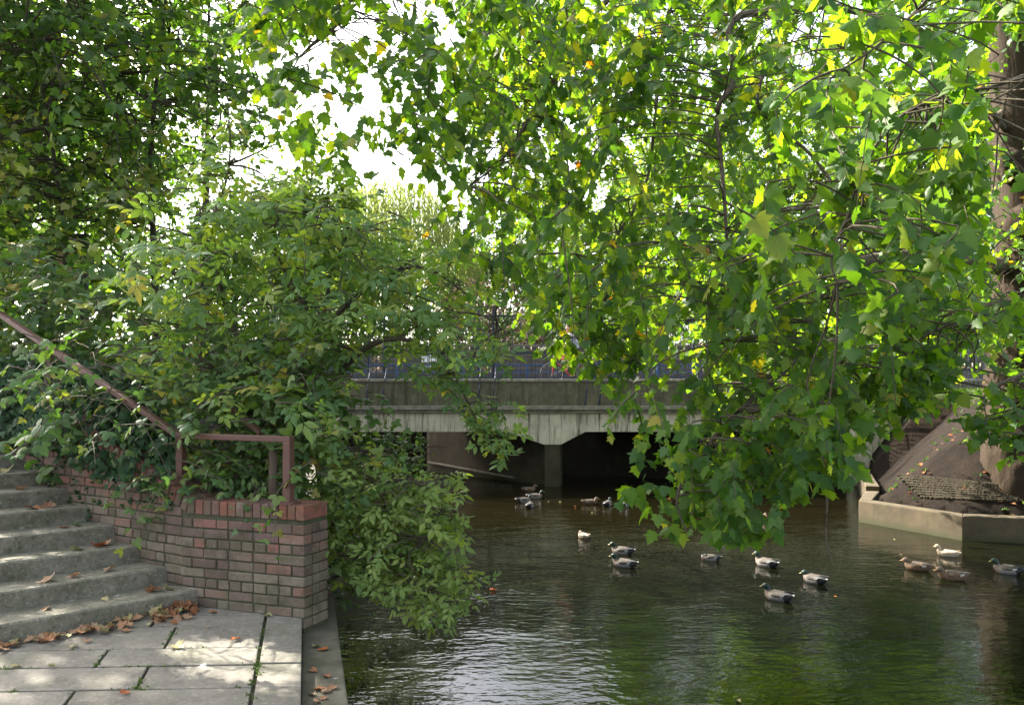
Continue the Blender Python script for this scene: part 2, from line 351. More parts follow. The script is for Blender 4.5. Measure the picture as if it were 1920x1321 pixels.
# ================================================================== camera, light
cam = bpy.data.cameras.new('camera'); co = bpy.data.objects.new('camera', cam); C.objects.link(co)
co.location = (0, 0, CH); co.rotation_euler = (R(90), 0, 0)
cam.sensor_width = 36; cam.lens = F/1920*36; cam.shift_y = (HY-660.5)/1920; cam.clip_start = .05; cam.clip_end = 2000
bpy.context.scene.camera = co
AZ, EL = R(-50), R(38)                                # sun ahead and well to the left
SUN = Vector((math.sin(AZ)*math.cos(EL), math.cos(AZ)*math.cos(EL), math.sin(EL)))
sun = bpy.data.lights.new('sun', 'SUN'); so = bpy.data.objects.new('sun', sun); C.objects.link(so)
so.rotation_euler = SUN.to_track_quat('Z', 'Y').to_euler(); sun.energy = 5; sun.angle = R(.53); sun.color = (1, .93, .80)
w = bpy.data.worlds.new('World'); bpy.context.scene.world = w; w.use_nodes = True; nt = w.node_tree
sky = nt.nodes.new('ShaderNodeTexSky'); sky.sky_type = 'NISHITA'; sky.sun_disc = False; sky.sun_elevation = EL; sky.sun_rotation = AZ
sky.air_density = 1.0; sky.dust_density = 5.0; sky.ozone_density = .6
nt.nodes['Background'].inputs[1].default_value = .15; hs = nt.nodes.new('ShaderNodeHueSaturation'); hs.inputs['Saturation'].default_value = .5; nt.links.new(sky.outputs[0], hs.inputs['Color']); nt.links.new(hs.outputs[0], nt.nodes['Background'].inputs[0])
vs = bpy.context.scene.view_settings; vs.view_transform = 'Standard'; vs.look = 'None'; vs.exposure = 2.35; vs.gamma = 1
bpy.context.scene.cycles.max_bounces = 10; bpy.context.scene.cycles.transmission_bounces = 6; bpy.context.scene.cycles.diffuse_bounces = 5
bpy.context.scene.cycles.sample_clamp_indirect = 8

# ================================================================== ground
QX = lambda y: -1.22-.256*(y-5.48)                     # water's edge, left bank
WALL = [Vector((-1.475, 5.55)), Vector((-2.45, 5.90)), Vector((-4.2, 7.0)), Vector((-7.8, 9.3))]   # brick wall, face on the steps' side
def seg_dist(x, y):                                    # signed distance behind the brick wall
    best = np.full(x.shape, 1e9); sg = np.zeros(x.shape)
    for a, b in zip(WALL[:-1], WALL[1:]):
        d = b-a; L2 = d.length_squared
        t_ = np.clip(((x-a.x)*d.x+(y-a.y)*d.y)/L2, 0, 1)
        q = np.hypot(x-a.x-d.x*t_, y-a.y-d.y*t_)
        s_ = np.sign((x-a.x)*d.y-(y-a.y)*d.x)*1.0
        m = q < best; best = np.where(m, q, best); sg = np.where(m, s_, sg)
    return best*sg
RB = [(9.9, 30), (9.9, 22), (8.15, 17.6), (7.22, 16.0), (8.15, 14.05), (9.1, 13.75), (13, 13.1), (20, 12.5), (40, 12), (60, 12)]   # right bank line (x, y)
def right_dist(x, y):
    best = np.full(x.shape, 1e9); sg = np.zeros(x.shape)
    for (ax, ay), (bx, by) in zip(RB[:-1], RB[1:]):
        dx, dy = bx-ax, by-ay
        t_ = np.clip(((x-ax)*dx+(y-ay)*dy)/(dx*dx+dy*dy), 0, 1)
        q = np.hypot(x-ax-dx*t_, y-ay-dy*t_); s_ = np.sign(dx*(y-ay)-dy*(x-ax))
        m = q < best; best = np.where(m, q, best); sg = np.where(m, s_, sg)
    return best*sg
def hash_noise(x, y):
    return (np.sin(x*1.7+1.3*np.sin(y*.9))+np.sin(y*2.3+1.1*np.sin(x*1.3))+.6*np.sin(x*4.1+y*3.3)+.4*np.sin(x*7.7-y*6.1))/4
def height(x, y):
    sd = seg_dist(x, y); edge = QX(y)-x                # distance inland from the left water's edge
    top = 1.62+np.clip((-x-2.4)*.34, 0, 1.2)
    behind = np.minimum(top+np.clip(sd, 0, 6)*.42, 2.85)
    behind = np.minimum(behind, .35+np.clip(edge, 0, 9)*1.15)
    front = np.clip(.80+np.clip((-x-2.9)*.2, 0, 1.1), .8, 1.9)
    left = np.where(sd > .12, behind, front)
    left = np.where((y > 20.5), np.minimum(2.75, .3+np.clip(edge, 0, 9)*1.4), left)
    rd = right_dist(x, y)
    right = np.minimum(.40+np.clip(rd-.25, 0, 9)*.98, 2.52)+.06*hash_noise(x*2, y*2)*np.clip(rd-.3, 0, 1)
    right = np.where(y > 20.5, np.minimum(np.maximum(right, .55+rd*1.25), 2.72), right)
    # beyond the bridge the stream bends left
    far_l = -7.6-2.6*(y-26); far_r = 2.0-2.6*(y-26)
    h = np.where(edge > .12, left, np.where(rd > .15, right, -.7))
    farh = np.where((x > far_l) & (x < far_r), -.7, np.minimum(2.7, .3+1.3*np.minimum(np.maximum(far_l-x, x-far_r), 4)))
    h = np.where(y > 27.2, farh, h)
    h = np.where(y > 50, 2.7, h)
    return h+np.where(h > 1.6, .03*hash_noise(x, y), 0)
xs = np.concatenate([np.array([-500, -250, -120, -70, -45, -32, -24, -19]), np.arange(-16, 20.01, .2), np.array([23, 28, 36, 50, 80, 140, 260, 500])])
ys = np.concatenate([np.array([-60, -30, -15, -8]), np.arange(-5, 34, .2), np.array([36, 40, 46, 50.1, 60, 80, 120, 200, 400, 800])])
X, Y = np.meshgrid(xs, ys); Z = height(X, Y)
m = MB(); nx = len(xs)
m.v = list(zip(X.ravel().tolist(), Y.ravel().tolist(), Z.ravel().tolist()))
for j in range(len(ys)-1):
    for i in range(nx-1): m.f.append((j*nx+i, j*nx+i+1, (j+1)*nx+i+1, (j+1)*nx+i))
m.m = [0]*len(m.f); m.r = [.5]*len(m.f)
tag(m.build('ground', M['soil'], None, True), kind='structure')
def gz(x, y): return float(height(np.array([x], float), np.array([y], float))[0])

m = MB(); m.add([(-40, -30, 0), (60, -30, 0), (60, 49.5, 0), (-40, 49.5, 0)], [(0, 1, 2, 3)])
tag(m.build('water', M['water']), kind='structure')

# ================================================================== paving, quay ledge
def q2(y, off):                                        # point on the quay line at y, shifted inland by off (square to the edge)
    return Vector((-1.467-.2652*(y-5.48)-off*.9666, y-off*.2563))
m = MB(); th = .09; zt = 1.01
along = Vector((-.2563, .9666)); perp = Vector((-.9666, -.2563))
o0 = Vector((-1.467, 5.48))
def slab(a0, a1, b0, b1, sk=0):                        # a along the quay (0 at the wall, negative towards us), b inland
    g = .007; dz = random.uniform(-.004, .004)
    q = []
    for a, b in ((a0+g, b0+g), (a1-g, b0+g), (a1-g, b1-g), (a0+g, b1-g)):
        v = o0+along*(a+b*.21)+perp*b; q.append((v.x, v.y))
    prism(m, q, zt-th+dz, zt+dz)
for k, (a0, a1) in enumerate([(.6, -.02), (-.02, -.86), (-.86, -1.75), (-1.75, -2.7), (-2.7, -3.7), (-3.7, -4.7), (-4.7, -5.7), (-5.7, -6.7), (-6.7, -7.7)]): slab(a1, a0, 0, .255)
rows = [1.0, .62, .22, -.06, -.55, -.88, -1.25, -1.71, -2.1, -2.6, -3.1, -3.6, -4.2, -4.9, -5.6, -6.4, -7.2]
offs = [.9, .5, .75, .58, .91, .61, .92, .7, 1.1, .5, .9, .6, .8, .5, .8, .6, .5]
for i in range(len(rows)-1):
    b = .262
    first = True
    while b < 4.6:
        wd = offs[i] if first else random.uniform(.8, 1.15); first = False
        slab(rows[i+1], rows[i], b, b+wd); b += wd
tag(m.build('pavement', M['slab'], None, False, .006, 2), kind='structure')
m = MB()
qa, qb = q2(-8, .01), q2(6.1, .01); ra, rb = q2(-8, 5), q2(6.1, 5)
prism(m, [(qa.x, qa.y), (qb.x, qb.y), (rb.x, rb.y), (ra.x, ra.y)], -.6, .975)
tag(m.build('quay_wall', M['quay']), 'concrete quay wall holding up the paving beside the water', 'quay wall', kind='structure')
m = MB()
a, b = q2(-8, -.245), q2(20.5, -.245); c_, d_ = q2(20.5, .3), q2(-8, .3)
a2, b2 = q2(-8, .008), q2(20.5, .008)
prism(m, [(a.x, a.y), (b.x, b.y), (b2.x, b2.y), (a2.x, a2.y)], -.7, .90)
tag(m.build('ledge', M['quay'], None, False, .012), 'narrow wet concrete ledge between the paving and the river', 'ledge', kind='structure')

# joints between slabs: moss
def frame_from(n, up=(0, 0, 1), tilt=.5):
    td = rng.normal(0, 1, (n, 3))*np.array([1, 1, .25]); nr = np.tile(np.array(up, float), (n, 1))+rng.normal(0, tilt, (n, 3)); return td, nr
pts = []
for i, r in enumerate(rows[3:11]):
    for k in range(60 if i in (2, 3) else 26):
        b = .3+random.random()*2.6; v = o0+along*(r+b*.21)+perp*b
        if hash_noise(np.array([v.x*5]), np.array([v.y*5]))[0] > -.1: pts.append((v.x, v.y, zt-.003))
for k in range(110):
    a = -random.random()**1.2*4; v = o0+along*(a+.259*.21)+perp*.259
    if hash_noise(np.array([v.x*4]), np.array([v.y*4+2]))[0] > .12: pts += [(v.x+random.gauss(0, .014), v.y, zt-.004)]*2
for i, (a0, bs) in enumerate([(-.30, (.84, )), (-.71, (1.17, )), (-1.06, (.87, 1.8)), (-1.48, (1.18, ))]):
    for bb in bs:
        for k in range(random.choice((6, 14, 30))):
            v = o0+along*(a0+random.uniform(-.19, .19)+bb*.21)+perp*bb; pts.append((v.x+random.gauss(0, .012), v.y, zt-.003))
pts = np.array(pts); pts = np.repeat(pts, 5, 0)+rng.normal(0, .011, (len(pts)*5, 3))*np.array([1, 1, .2])
td, nr = frame_from(len(pts)); td[:, 2] = np.abs(rng.normal(0, .6, len(pts)))
tag(grow(*SMALL, pts, td, nr, rng.uniform(.006, .026, len(pts)), rng.random(len(pts)), 'moss', M['moss']), 'moss and weeds growing in the paving joints', 'moss', kind='stuff')

# ================================================================== steps
st = thing('stone_steps', 'flight of worn concrete steps climbing beside the brick wall with leaves on the treads', 'steps', (-3, 6, 1))
u_ = Vector((.70, .714)); R0 = Vector((-2.436, 5.79))
def nose(k): return R0+Vector((-.300, .190))*k          # right end of the kth nosing
STEPZ = [1.01+.13*(k+1) for k in range(13)]
for k in range(13):
    m = MB(); a = nose(k)+u_*.35; n_ = Vector((-.714, .70)); L = 6.5
    b = a-u_*L; q = [a, b, b+n_*.5, a+n_*.5]
    # a box with a slightly wavy front edge
    N = 26; top = []; 
    for i in range(N+1):
        p = a-u_*(L*i/N); j = random.uniform(-.006, .006); top.append((p+n_*j, random.uniform(-.003, .003)))
    z1 = STEPZ[k]; z0 = z1-.20
    vs_ = []
    for p, dz in top:
        pb = p+n_*.012; pk = p+n_*.62
        vs_ += [(pb.x, pb.y, z0), (p.x, p.y, z1-.012), (p.x+n_.x*.012, p.y+n_.y*.012, z1+dz), (pk.x, pk.y, z1+dz), (pk.x, pk.y, z0)]
    fs = []
    for i in range(N):
        for j in range(5):
            j2 = (j+1) % 5; fs.append((i*5+j, (i+1)*5+j, (i+1)*5+j2, i*5+j2))
    fs += [tuple(range(5)), tuple(N*5+j for j in range(5))[::-1]]
    m.add(vs_, fs)
    o = m.build('step', M['step'], st); o.location = (3, -6, -1)
# ================================================================== brick wall
def wall_pt(s):                                        # along the face from the river corner
    for a, b in zip(WALL[:-1], WALL[1:]):
        L = (b-a).length
        if s <= L or b is WALL[-1]:
            d = (b-a)/L; return a+d*s, d
        s -= L
SL = [0, 1.036, 3.10, 7.37]
def wall_top(s):                                       # top of the coping
    if s < 1.03: return 1.81
    if s < 1.50: return 1.81+(s-1.03)/.47*.20
    return 2.01+(s-1.50)*.34
bw = thing('brick_wall', 'low brick wall with soldier coping between the steps and the river bank', 'wall', (0, 0, 0))
mb = MB(); mc = MB(); mo_ = MB()
TH = .30
course = .0745
for row in range(26):
    z0 = .93+row*course; s = -.001 if row % 2 else -.001
    flip = row % 2
    s = 0.0; k = 0
    while s < 6.9:
        bl = .222 if ((k % 2 == 0) == (flip == 0)) and not (row % 4 == 3) else (.109 if row % 2 else .222)
        if k == 0 and row % 2: bl = .109
        mid, d = wall_pt(s+bl/2); lim = wall_top(s+bl/2)-.112
        base = .90 if s < 1.3 else max(.90, 1.0+(s-1.6)*.36-.15)
        if z0+course <= lim+.012 and z0+course > base:
            n = Vector((-d.y, d.x)); n = -n if n.y > 0 else n     # outward to the steps
            j = random.uniform(-.006, .006); wob = random.uniform(-.9, .9)
            Mx = Matrix(((d.x, n.x, 0), (d.y, n.y, 0), (0, 0, 1))) @ Matrix.Rotation(R(wob), 3, 'Y')
            ctr = mid-n*(.051-j)
            mb.box((ctr.x, ctr.y, z0+course/2), (bl-random.uniform(.008, .016), .102, course-random.uniform(.008, .015)), Mx)
        s += bl; k += 1
    # end face by the water
    d = (WALL[1]-WALL[0]).normalized(); e = Vector((-d.y, d.x)); e = -e if e.y < 0 else e
    for j, (e0, e1) in enumerate(((.109, .30),) if row % 2 == 0 else ((.109, .19), (.19, .30))):
        if z0+course <= 1.81-.10:
            ctr = WALL[0]+e*((e0+e1)/2)+d*.051
            Mx = Matrix(((e.x, d.x, 0), (e.y, d.y, 0), (0, 0, 1)))
            mb.box((ctr.x-d.x*random.uniform(0, .004), ctr.y, z0+course/2), (e1-e0-.010, .102, course-.010), Mx)
s = .0
while s < 6.8:                                          # coping on edge
    wdt = .0745; mid, d = wall_pt(s+wdt/2); zt_ = wall_top(s+wdt/2); n = Vector((-d.y, d.x)); n = -n if n.y > 0 else n
    Mx = Matrix(((d.x, n.x, 0), (d.y, n.y, 0), (0, 0, 1)))
    sl = math.atan((wall_top(s+wdt)-wall_top(s))/wdt)
    Mx = Mx @ Matrix.Rotation(-sl, 3, 'Y')
    ctr = mid-n*(TH/2-.003)
    mc.box((ctr.x, ctr.y, zt_-.053+random.uniform(-.003, .003)), (wdt-.009, TH+random.uniform(-.006, .004), .106), Mx, 0); s += wdt
# mortar core
S_ = np.linspace(.012, 6.75, 70)
for s0, s1 in zip(S_[:-1], S_[1:]):
    a, d = wall_pt(s0); b, d2 = wall_pt(s1); n = Vector((-d.y, d.x)); n = -n if n.y > 0 else n
    q = [a-n*.010, b-n*.010, b-n*(TH-.010), a-n*(TH-.010)]
    vs_ = [(p.x, p.y, .80) for p in q]+[(q[0].x, q[0].y, wall_top(s0)-.012), (q[1].x, q[1].y, wall_top(s1)-.012), (q[2].x, q[2].y, wall_top(s1)-.012), (q[3].x, q[3].y, wall_top(s0)-.012)]
    mo_.add(vs_, [(3, 2, 1, 0), (4, 5, 6, 7), (0, 1, 5, 4), (2, 3, 7, 6)]+([(0, 4, 7, 3)] if s0 < .02 else []))
mb.build('brickwork', M['brick'], bw, False, .006, 2); mc.build('coping', M['brick'], bw, False, .006, 2); mo_.build('mortar', M['mortar'], bw)

# ================================================================== hand rails
hr = thing('handrail', 'brown painted steel handrail fixed on top of the brick wall, sloping up beside the steps', 'handrail')
def wc(s, off=.15):
    p, d = wall_pt(s); n = Vector((-d.y, d.x)); n = -n if n.y > 0 else n
    return p-n*off
p1 = P(541, 945, 5.66); p1.z = 1.80; p2 = P(340, 945, 6.15); p2.z = 1.80
zr = P(541, 823, 5.66).z
for p in (p1, p2):
    m = MB(); m.box((p.x, p.y, (p.z+zr)/2-.01), (.062, .062, zr-p.z-.02), Matrix.Rotation(R(-20), 3, 'Z')); m.build('post', M['rail'], hr, False, .006)
    m = MB(); m.box((p.x, p.y, 1.817), (.13, .13, .012), Matrix.Rotation(R(-20), 3, 'Z'))
    for sx in (-1, 1):
        for sy in (-1, 1): m.lathe((p.x+.045*sx, p.y+.045*sy, 1.823), [(.009, 0), (.009, .008), (.001, .010)], 6)
    m.build('base_plate', M['rail'], hr)
m = MB(); e0 = Vector((p1.x+.03, p1.y-.01, zr)); e1 = Vector((p2.x-.03, p2.y+.01, zr)); m.bar(e0, e1, .06, .045); m.build('level_rail', M['rail'], hr, False, .006)
m = MB(); t0 = Vector((p2.x, p2.y, zr-.01)); t1 = P(-60, 548, 7.5); m.bar(t0, t1, .06, .045); m.build('sloping_rail', M['rail'], hr, False, .006)
pm = P(92, 735, 7.05); pt_ = P(92, 658, 7.05)
m = MB(); m.box((pm.x, pm.y, pt_.z-.28), (.06, .06, .52)); m.build('post', M['rail'], hr, False, .006)
hr2 = thing('handrail', 'weathered second handrail leaning down through the bush to a wooden post behind the brown rail', 'handrail')
q0 = P(512, 945, 5.93); q1 = P(512, 815, 5.93)
m = MB(); m.tube([q0-Vector((0, 0, .3)), (q0+q1)/2, q1], [.036, .034, .031], 8, 0, True, .06); m.build('post', M['oldwood'], hr2, True)
m = MB(); m.bar(P(490, 812, 6.15), P(418, 752, 6.5), .05, .035); m.build('rail', M['rail'], hr2, False, .005)

# ================================================================== right bank: concrete edging, mat
ew = thing('embankment_wall', 'low angled concrete wall along the water at the foot of the earth bank', 'retaining wall')
m = MB(); pts_ = [(7.98, 17.6), (7.10, 16.0), (8.05, 13.94), (9.0, 13.66), (13, 13.0), (20, 12.4)]; ins = [(8.24, 17.5), (7.40, 16.05), (8.22, 14.22), (9.07, 13.97), (13.05, 13.3), (20.05, 12.7)]
for i in range(len(pts_)-1): prism(m, [pts_[i], pts_[i+1], ins[i+1], ins[i]], -.7, .445)
m.build('wall_face', M['embank'], ew, False, .02)
m = MB(); prism(m, [(9.75, 22.05), (7.99, 17.64), (8.26, 17.54), (10.05, 22.05)], -.7, .55); m.build('wall_return', M['embank'], ew, False, .02)
mt = thing('erosion_mat', 'rows of knobbly wooden matting pinned to the bare earth bank above the concrete wall', 'matting')
def bankpt(px, py):                                     # where the view through px, py meets the right bank
    lo = 9.0
    for d in np.arange(12.5, 20, .02):
        v = P(px, py, d)
        if v.z <= gz(v.x, v.y)+.0: return v
    return P(px, py, 15)
m = MB()
for r_ in range(9):
    ya, yb = 891+r_*5.2, 911+r_*3.6
    N = 64
    for k in range(N):
        f = k/(N-1); v = bankpt(1684+r_*5.5+(1880-1684)*f, ya+(yb-ya)*f)
        m.box((v.x, v.y, v.z+.012), (.055, .07, .055), Matrix.Rotation(random.uniform(-.5, .5)-.4, 3, 'Z') @ Matrix.Rotation(random.uniform(-.4, .4)+.5, 3, 'X'))
m.build('matting_rows', M['matwood'], mt, False, .010)

# ================================================================== bridge
D = 22.1
br = thing('bridge', 'flat concrete road bridge with two openings and a mossy parapet over the river', 'bridge')
def xz(px, py, d=D): v = P(px, py, d); return v.x, v.z
XL, XR = -9.0, 16.0
z_par, z_cor, z_cor2, z_sof, z_sp, = 3.05, 2.29, 2.08, xz(0, 809)[1], xz(0, 833)[1]
x_l, x_p0, x_p1, x_r = xz(556, 0)[0], xz(1021, 0)[0], xz(1050, 0)[0], xz(1600, 0)[0]
ch = .62
prof = [(XL, z_cor2), (XL, -.6), (x_l, -.6), (x_l, z_sof-.25), (x_l+.5, z_sof), (x_p0-1.05, z_sof), (x_p0-.02, z_sp), (x_p1+.02, z_sp), (x_p1+ch+.1, z_sof), (x_r-1.0, z_sof), (x_r, z_sp), (x_r, -.6), (XR, -.6), (XR, z_cor2)]
m = MB(); n = len(prof); y0, y1 = D, D+.45
m.add([(x, y0, z) for x, z in prof]+[(x, y1, z) for x, z in prof], [tuple(range(n)), tuple(range(n, 2*n))[::-1]]+[(i, (i+1) % n, n+(i+1) % n, n+i) for i in range(n)])
fo = m.build('facing_beam', M['fascia'], br)
fo.data.materials.append(M['pier'])
m = MB()                                                # cornice: two small steps
m.box(((XL+XR)/2, D+.08, (z_cor+z_cor2)/2+.05), (XR-XL, .42, z_cor-z_cor2-.09)); m.box(((XL+XR)/2, D+.13, z_cor2+.047), (XR-XL, .38, .09))
m.build('cornice', M['coping'], br, False, .012)
m = MB(); m.box(((XL+XR)/2, D+.20, (z_cor+z_par-.08)/2), (XR-XL, .30, z_par-.08-z_cor)); m.build('parapet', M['parapet'], br)
m = MB(); x = XL
while x < XR: m.box((x+.75, D+.20, z_par-.04), (1.49, .36, .08)); x += 1.5
m.build('coping', M['coping'], br, False, .012)
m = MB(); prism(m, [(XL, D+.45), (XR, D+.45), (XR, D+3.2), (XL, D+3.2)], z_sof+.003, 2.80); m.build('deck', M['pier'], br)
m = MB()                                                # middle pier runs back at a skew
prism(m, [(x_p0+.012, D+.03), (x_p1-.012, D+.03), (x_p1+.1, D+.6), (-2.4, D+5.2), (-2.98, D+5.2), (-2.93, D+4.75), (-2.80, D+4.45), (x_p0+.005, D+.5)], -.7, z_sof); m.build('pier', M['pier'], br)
m = MB(); prism(m, [(x_r-.01, D+.46), (XR, D+.46), (XR, D+4.05), (.9, D+4.05), (.7, D+3.9)], -.7, z_sof-.003); m.build('abutment', M['shadewall'], br); m = MB(); prism(m, [(XL, D+.46), (x_l+.01, D+.46), (x_l-1.2, D+4.05), (XL, D+4.05)], -.7, z_sof-.004)
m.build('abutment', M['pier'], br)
m = MB(); a = Vector((-2.80, D+4.40, .33)); b = Vector((.10, D+1.25, .13)); m.bar(a+Vector((-.03, -.03, 0)), b+Vector((-.03, -.03, 0)), .07, .05); m.build('pier_light_streak', M['coping'], br)  # slim pale bar standing in for a streak of light along the pier
m = MB(); prism(m, [(-60, D+.5), (60, D+.5), (60, D+3.0), (-60, D+3.0)], 2.78, 2.86); tag(m.build('road', M['asphalt']), kind='structure')

# railings on the bridge
def bars(mb, x0, x1, y, z0, z1, step, r, tip=None):
    n = max(1, int(round((x1-x0)/step)))
    for i in range(n): 
        x = x0+(i+.5)*(x1-x0)/n
        mb.tube([(x, y, z0), (x, y, z1)], r, 6)
def spear(mb, x, y, z, s=1.0, m_=0):
    mb.lathe((x, y, z), [(.010*s, 0), (.030*s, .015*s), (.030*s, .03*s), (.012*s, .045*s), (.034*s, .085*s), (.022*s, .12*s), (.003*s, .17*s)], 8, m_)
yr = D+.2
def railing(label, posts, zb, zt_, ydepth, stays):
    t_ = thing('iron_railing', label, 'railing')
    zd = zb+.74
    for a, b in zip(posts[:-1], posts[1:]):
        m = MB(); n_ = max(1, int(round((b-a-.06)/.216)))
        bars(m, a+.03, b-.03, ydepth, zb, zt_+.02, .216, .011)
        for i in range(1, n_): m.tube([(a+.03+i*(b-a-.06)/n_, ydepth, zb), (a+.03+i*(b-a-.06)/n_, ydepth, zd+.09)], .009, 6)
        for z, h in ((zb+.06, .03), (zd, .03), (zt_, .035)): m.bar((a+.03, ydepth, z), (b-.03, ydepth, z), .025, h)
        for i in range(n_):
            spear(m, a+.03+(i+.5)*(b-a-.06)/n_, ydepth, zt_+.02, 1.1, 1)
            if i: spear(m, a+.03+i*(b-a-.06)/n_, ydepth, zd+.09, .62, 1)
        if b-a < .6:
            cx = (a+b)/2
            for sz in (-1, 1):
                for zc in (zb+.25, zb+.55, zb+.95):
                    pts_ = []
                    for k in range(15):
                        an = k/14*2.6*math.pi; rr = .085*(1-k/18); pts_.append((cx+sz*(.09-rr*math.cos(an)*.9), ydepth, zc+rr*math.sin(an)*1.2))
                    m.tube(pts_, .010, 5, 2)
        m.build('panel', [M['navy'], M['finial'], M['gold']], t_)
    for i, x in enumerate(posts):
        m = MB(); m.box((x, ydepth, (zb+zt_+.25)/2), (.06, .06, zt_+.25-zb)); po = m.build('post', M['navy'], t_, False, .006)
        m = MB(); m.box((x, ydepth, zt_+.27), (.10, .10, .025)); spear(m, x, ydepth, zt_+.28, 1.7); m.build('finial', M['finial'], po)
        if stays:
            m = MB(); pts_ = [(x+.05, ydepth-.02, zb+.62), (x+.07, ydepth-.10, zb+.30), (x+.06, ydepth-.26, zb+.02), (x+.03, ydepth-.36, zb-.30), (x, ydepth-.345, zb-.62), (x-.03, ydepth-.25, zb-.77)]
            m.tube(pts_, .022, 6); m.build('stay', M['navy'], po)
    return t_
px2x = lambda px, d=yr: (px-CX)/F*d
pp = [px2x(v) for v in (487, 515, 691, 721, 897, 925, 1096, 1122, 1300, 1328, 1504, 1532)]
railing('tall dark blue iron railing with spear heads standing on the bridge parapet', pp, 3.05, 2.6+(HY-592)/F*yr, yr, True)
railing('iron railing on the grassy top of the bank beside the plane trunk', [12.0, 13.8, 15.6], 2.55, 4.2, 21.5, False)
gt = thing('guard_rail', 'blue steel guard rail along the road behind the bridge railing', 'guard rail'); yg = D+2.1
m = MB(); 
for py in (684, 697): v = P(0, py, yg); m.bar((-8, yg, v.z), (9, yg, v.z), .05, .035)
m.build('rail', M['blue'], gt)
for k in range(9):
    m = MB(); x = -7.6+k*2.02; m.box((x, yg, 3.20), (.07, .07, .70)); m.build('post', M['blue'], gt)
m = MB(); bars(m, -8, 9, yg, 3.0, P(0, 684, yg).z, .30, .008); m.build('bars', M['blue'], gt)
# wall across the road
fw = thing('stone_wall', 'grey stone wall with a flat coping on the far side of the road', 'wall'); yw = D+2.85
zc = P(0, 652, yw).z
m = MB()
for row in range(9):
    x = -24+random.random(); h = (zc-2.8)/9
    while x < 24:
        L = random.uniform(.3, .75); m.box((x+L/2, yw+.2+random.uniform(-.012, .012), 2.8+(row+.5)*h), (L-.012, .42, h-.012)); x += L
m.build('stonework', M['wallstone'], fw, False, .012)
m = MB(); m.box((0, yw+.2, (2.7+zc-.03)/2), (48, .385, zc-.03-2.7)); m.build('mortar', M['mortar'], fw)
m = MB(); x = -24
while x < 24: m.box((x+.5, yw+.2, zc+.05), (.99, .52, .11)); x += 1.0
m.build('coping', M['wallstone'], fw, False, .015)
for (px, py, lab) in ((797, 681, 'small pale notice on the stone wall, left one of two behind the bridge railing'), (812, 679, 'small pale notice on the stone wall, right one of two behind the bridge railing')):
    s_ = thing('notice', lab, 'notice'); v = P(px, py, yw-.05); m = MB(); m.box((v.x, yw-.035, v.z), (.22, .02, .46)); m.build('board', M['white'], s_, False, .004)
    m = MB(); m.box((v.x, yw-.050, v.z-.02), (.15, .004, .12)); m.build('printed_panel', M['wallstone'], s_)
# timber frame glimpsed among the leaves at left
tf = thing('timber_shelter', 'dark timber frame with tan panels half hidden in the leaves behind the steps', 'shelter')
dd = 13.0
m = MB(); m.bar(P(76, 449, dd), P(166, 449, dd), .1, .18); m.build('beam', M['timber'], tf)
for px in (80, 158):
    m = MB(); m.bar(P(px, 446, dd), P(px, 720, dd), .10); m.build('post', M['timber'], tf)
m = MB(); a = P(119, 510, dd+.05); m.box(a, (.60, .03, .8)); m.build('panel', M['tanpanel'], tf)
m = MB(); m.bar(P(100, 462, dd), P(100, 600, dd), .04); m.bar(P(140, 462, dd), P(140, 600, dd), .04); m.build('glazing_bars', M['timber'], tf)

# ================================================================== plants
SKYGAPS = [(690, 55, 55, 45), (655, 235, 80, 80), (735, 300, 45, 50), (590, 205, 45, 50), (600, 75, 35, 30), (860, 65, 28, 20), (1490, 95, 38, 28), (1365, 320, 24, 22), (1650, 0, 40, 14), (1325, 330, 30, 18), (525, 300, 45, 40), (1425, 290, 20, 22), (1530, 30, 28, 18), (700, 140, 45, 45), (470, 330, 30, 20)]
SUNHOLES = [(Vector((-1.66, 4.70, 1.0)), .27), (P(1775, 1035, 13.0), .35)]
def keep(pos, allow=None, deny=(), gaps=0.0, fuzz=14):
    x, y = proj(pos); j = rng.normal(0, fuzz, (2, len(pos))); x = x+j[0]; y = y+j[1]
    k = np.ones(len(pos), bool)
    if allow is not None: k &= inpoly(x, y, allow)
    for d in deny: k &= ~inpoly(x, y, d)
    if gaps:
        for gx, gy, rx, ry in SKYGAPS: k &= ~((((x-gx)/rx)**2+((y-gy)/ry)**2 < 1) & (rng.random(len(x)) < gaps))
    for o, r in SUNHOLES:                                # gaps that let a beam of sun down
        v = pos-np.array(o); t_ = v@np.array(SUN); q = np.linalg.norm(v-t_[:, None]*np.array(SUN), axis=1)
        k &= ~((t_ > 0) & (q < r+.012*t_))
    k &= np.linalg.norm(pos-np.array([0, 0, CH]), axis=1) > 1.5
    return k
def sample_poly(poly, n):
    xs_ = [p[0] for p in poly]; ys_ = [p[1] for p in poly]; out = []
    while len(out) < n:
        x = rng.uniform(min(xs_), max(xs_), n*2); y = rng.uniform(min(ys_), max(ys_), n*2); q = inpoly(x, y, poly)
        out += list(zip(x[q], y[q]))
    return np.array(out[:n])
def anchors(poly, d0, d1, n, clump=0):
    a = sample_poly(poly, n); d = rng.uniform(d0, d1, n)
    if clump:                                            # gather twigs round fewer centres so that gaps open between them
        k = max(2, n//clump); idx = rng.integers(0, k, n); c = a[:k][idx]; dc = d[:k][idx]
        a = c+rng.normal(0, 1, (n, 2))*(F*.22/dc)[:, None]; d = dc+rng.normal(0, .25, n)
        d = np.clip(d, d0*.9, d1*1.1)
    return np.stack([(a[:, 0]-CX)/F*d, d, CH+(HY-a[:, 1])/F*d], 1)
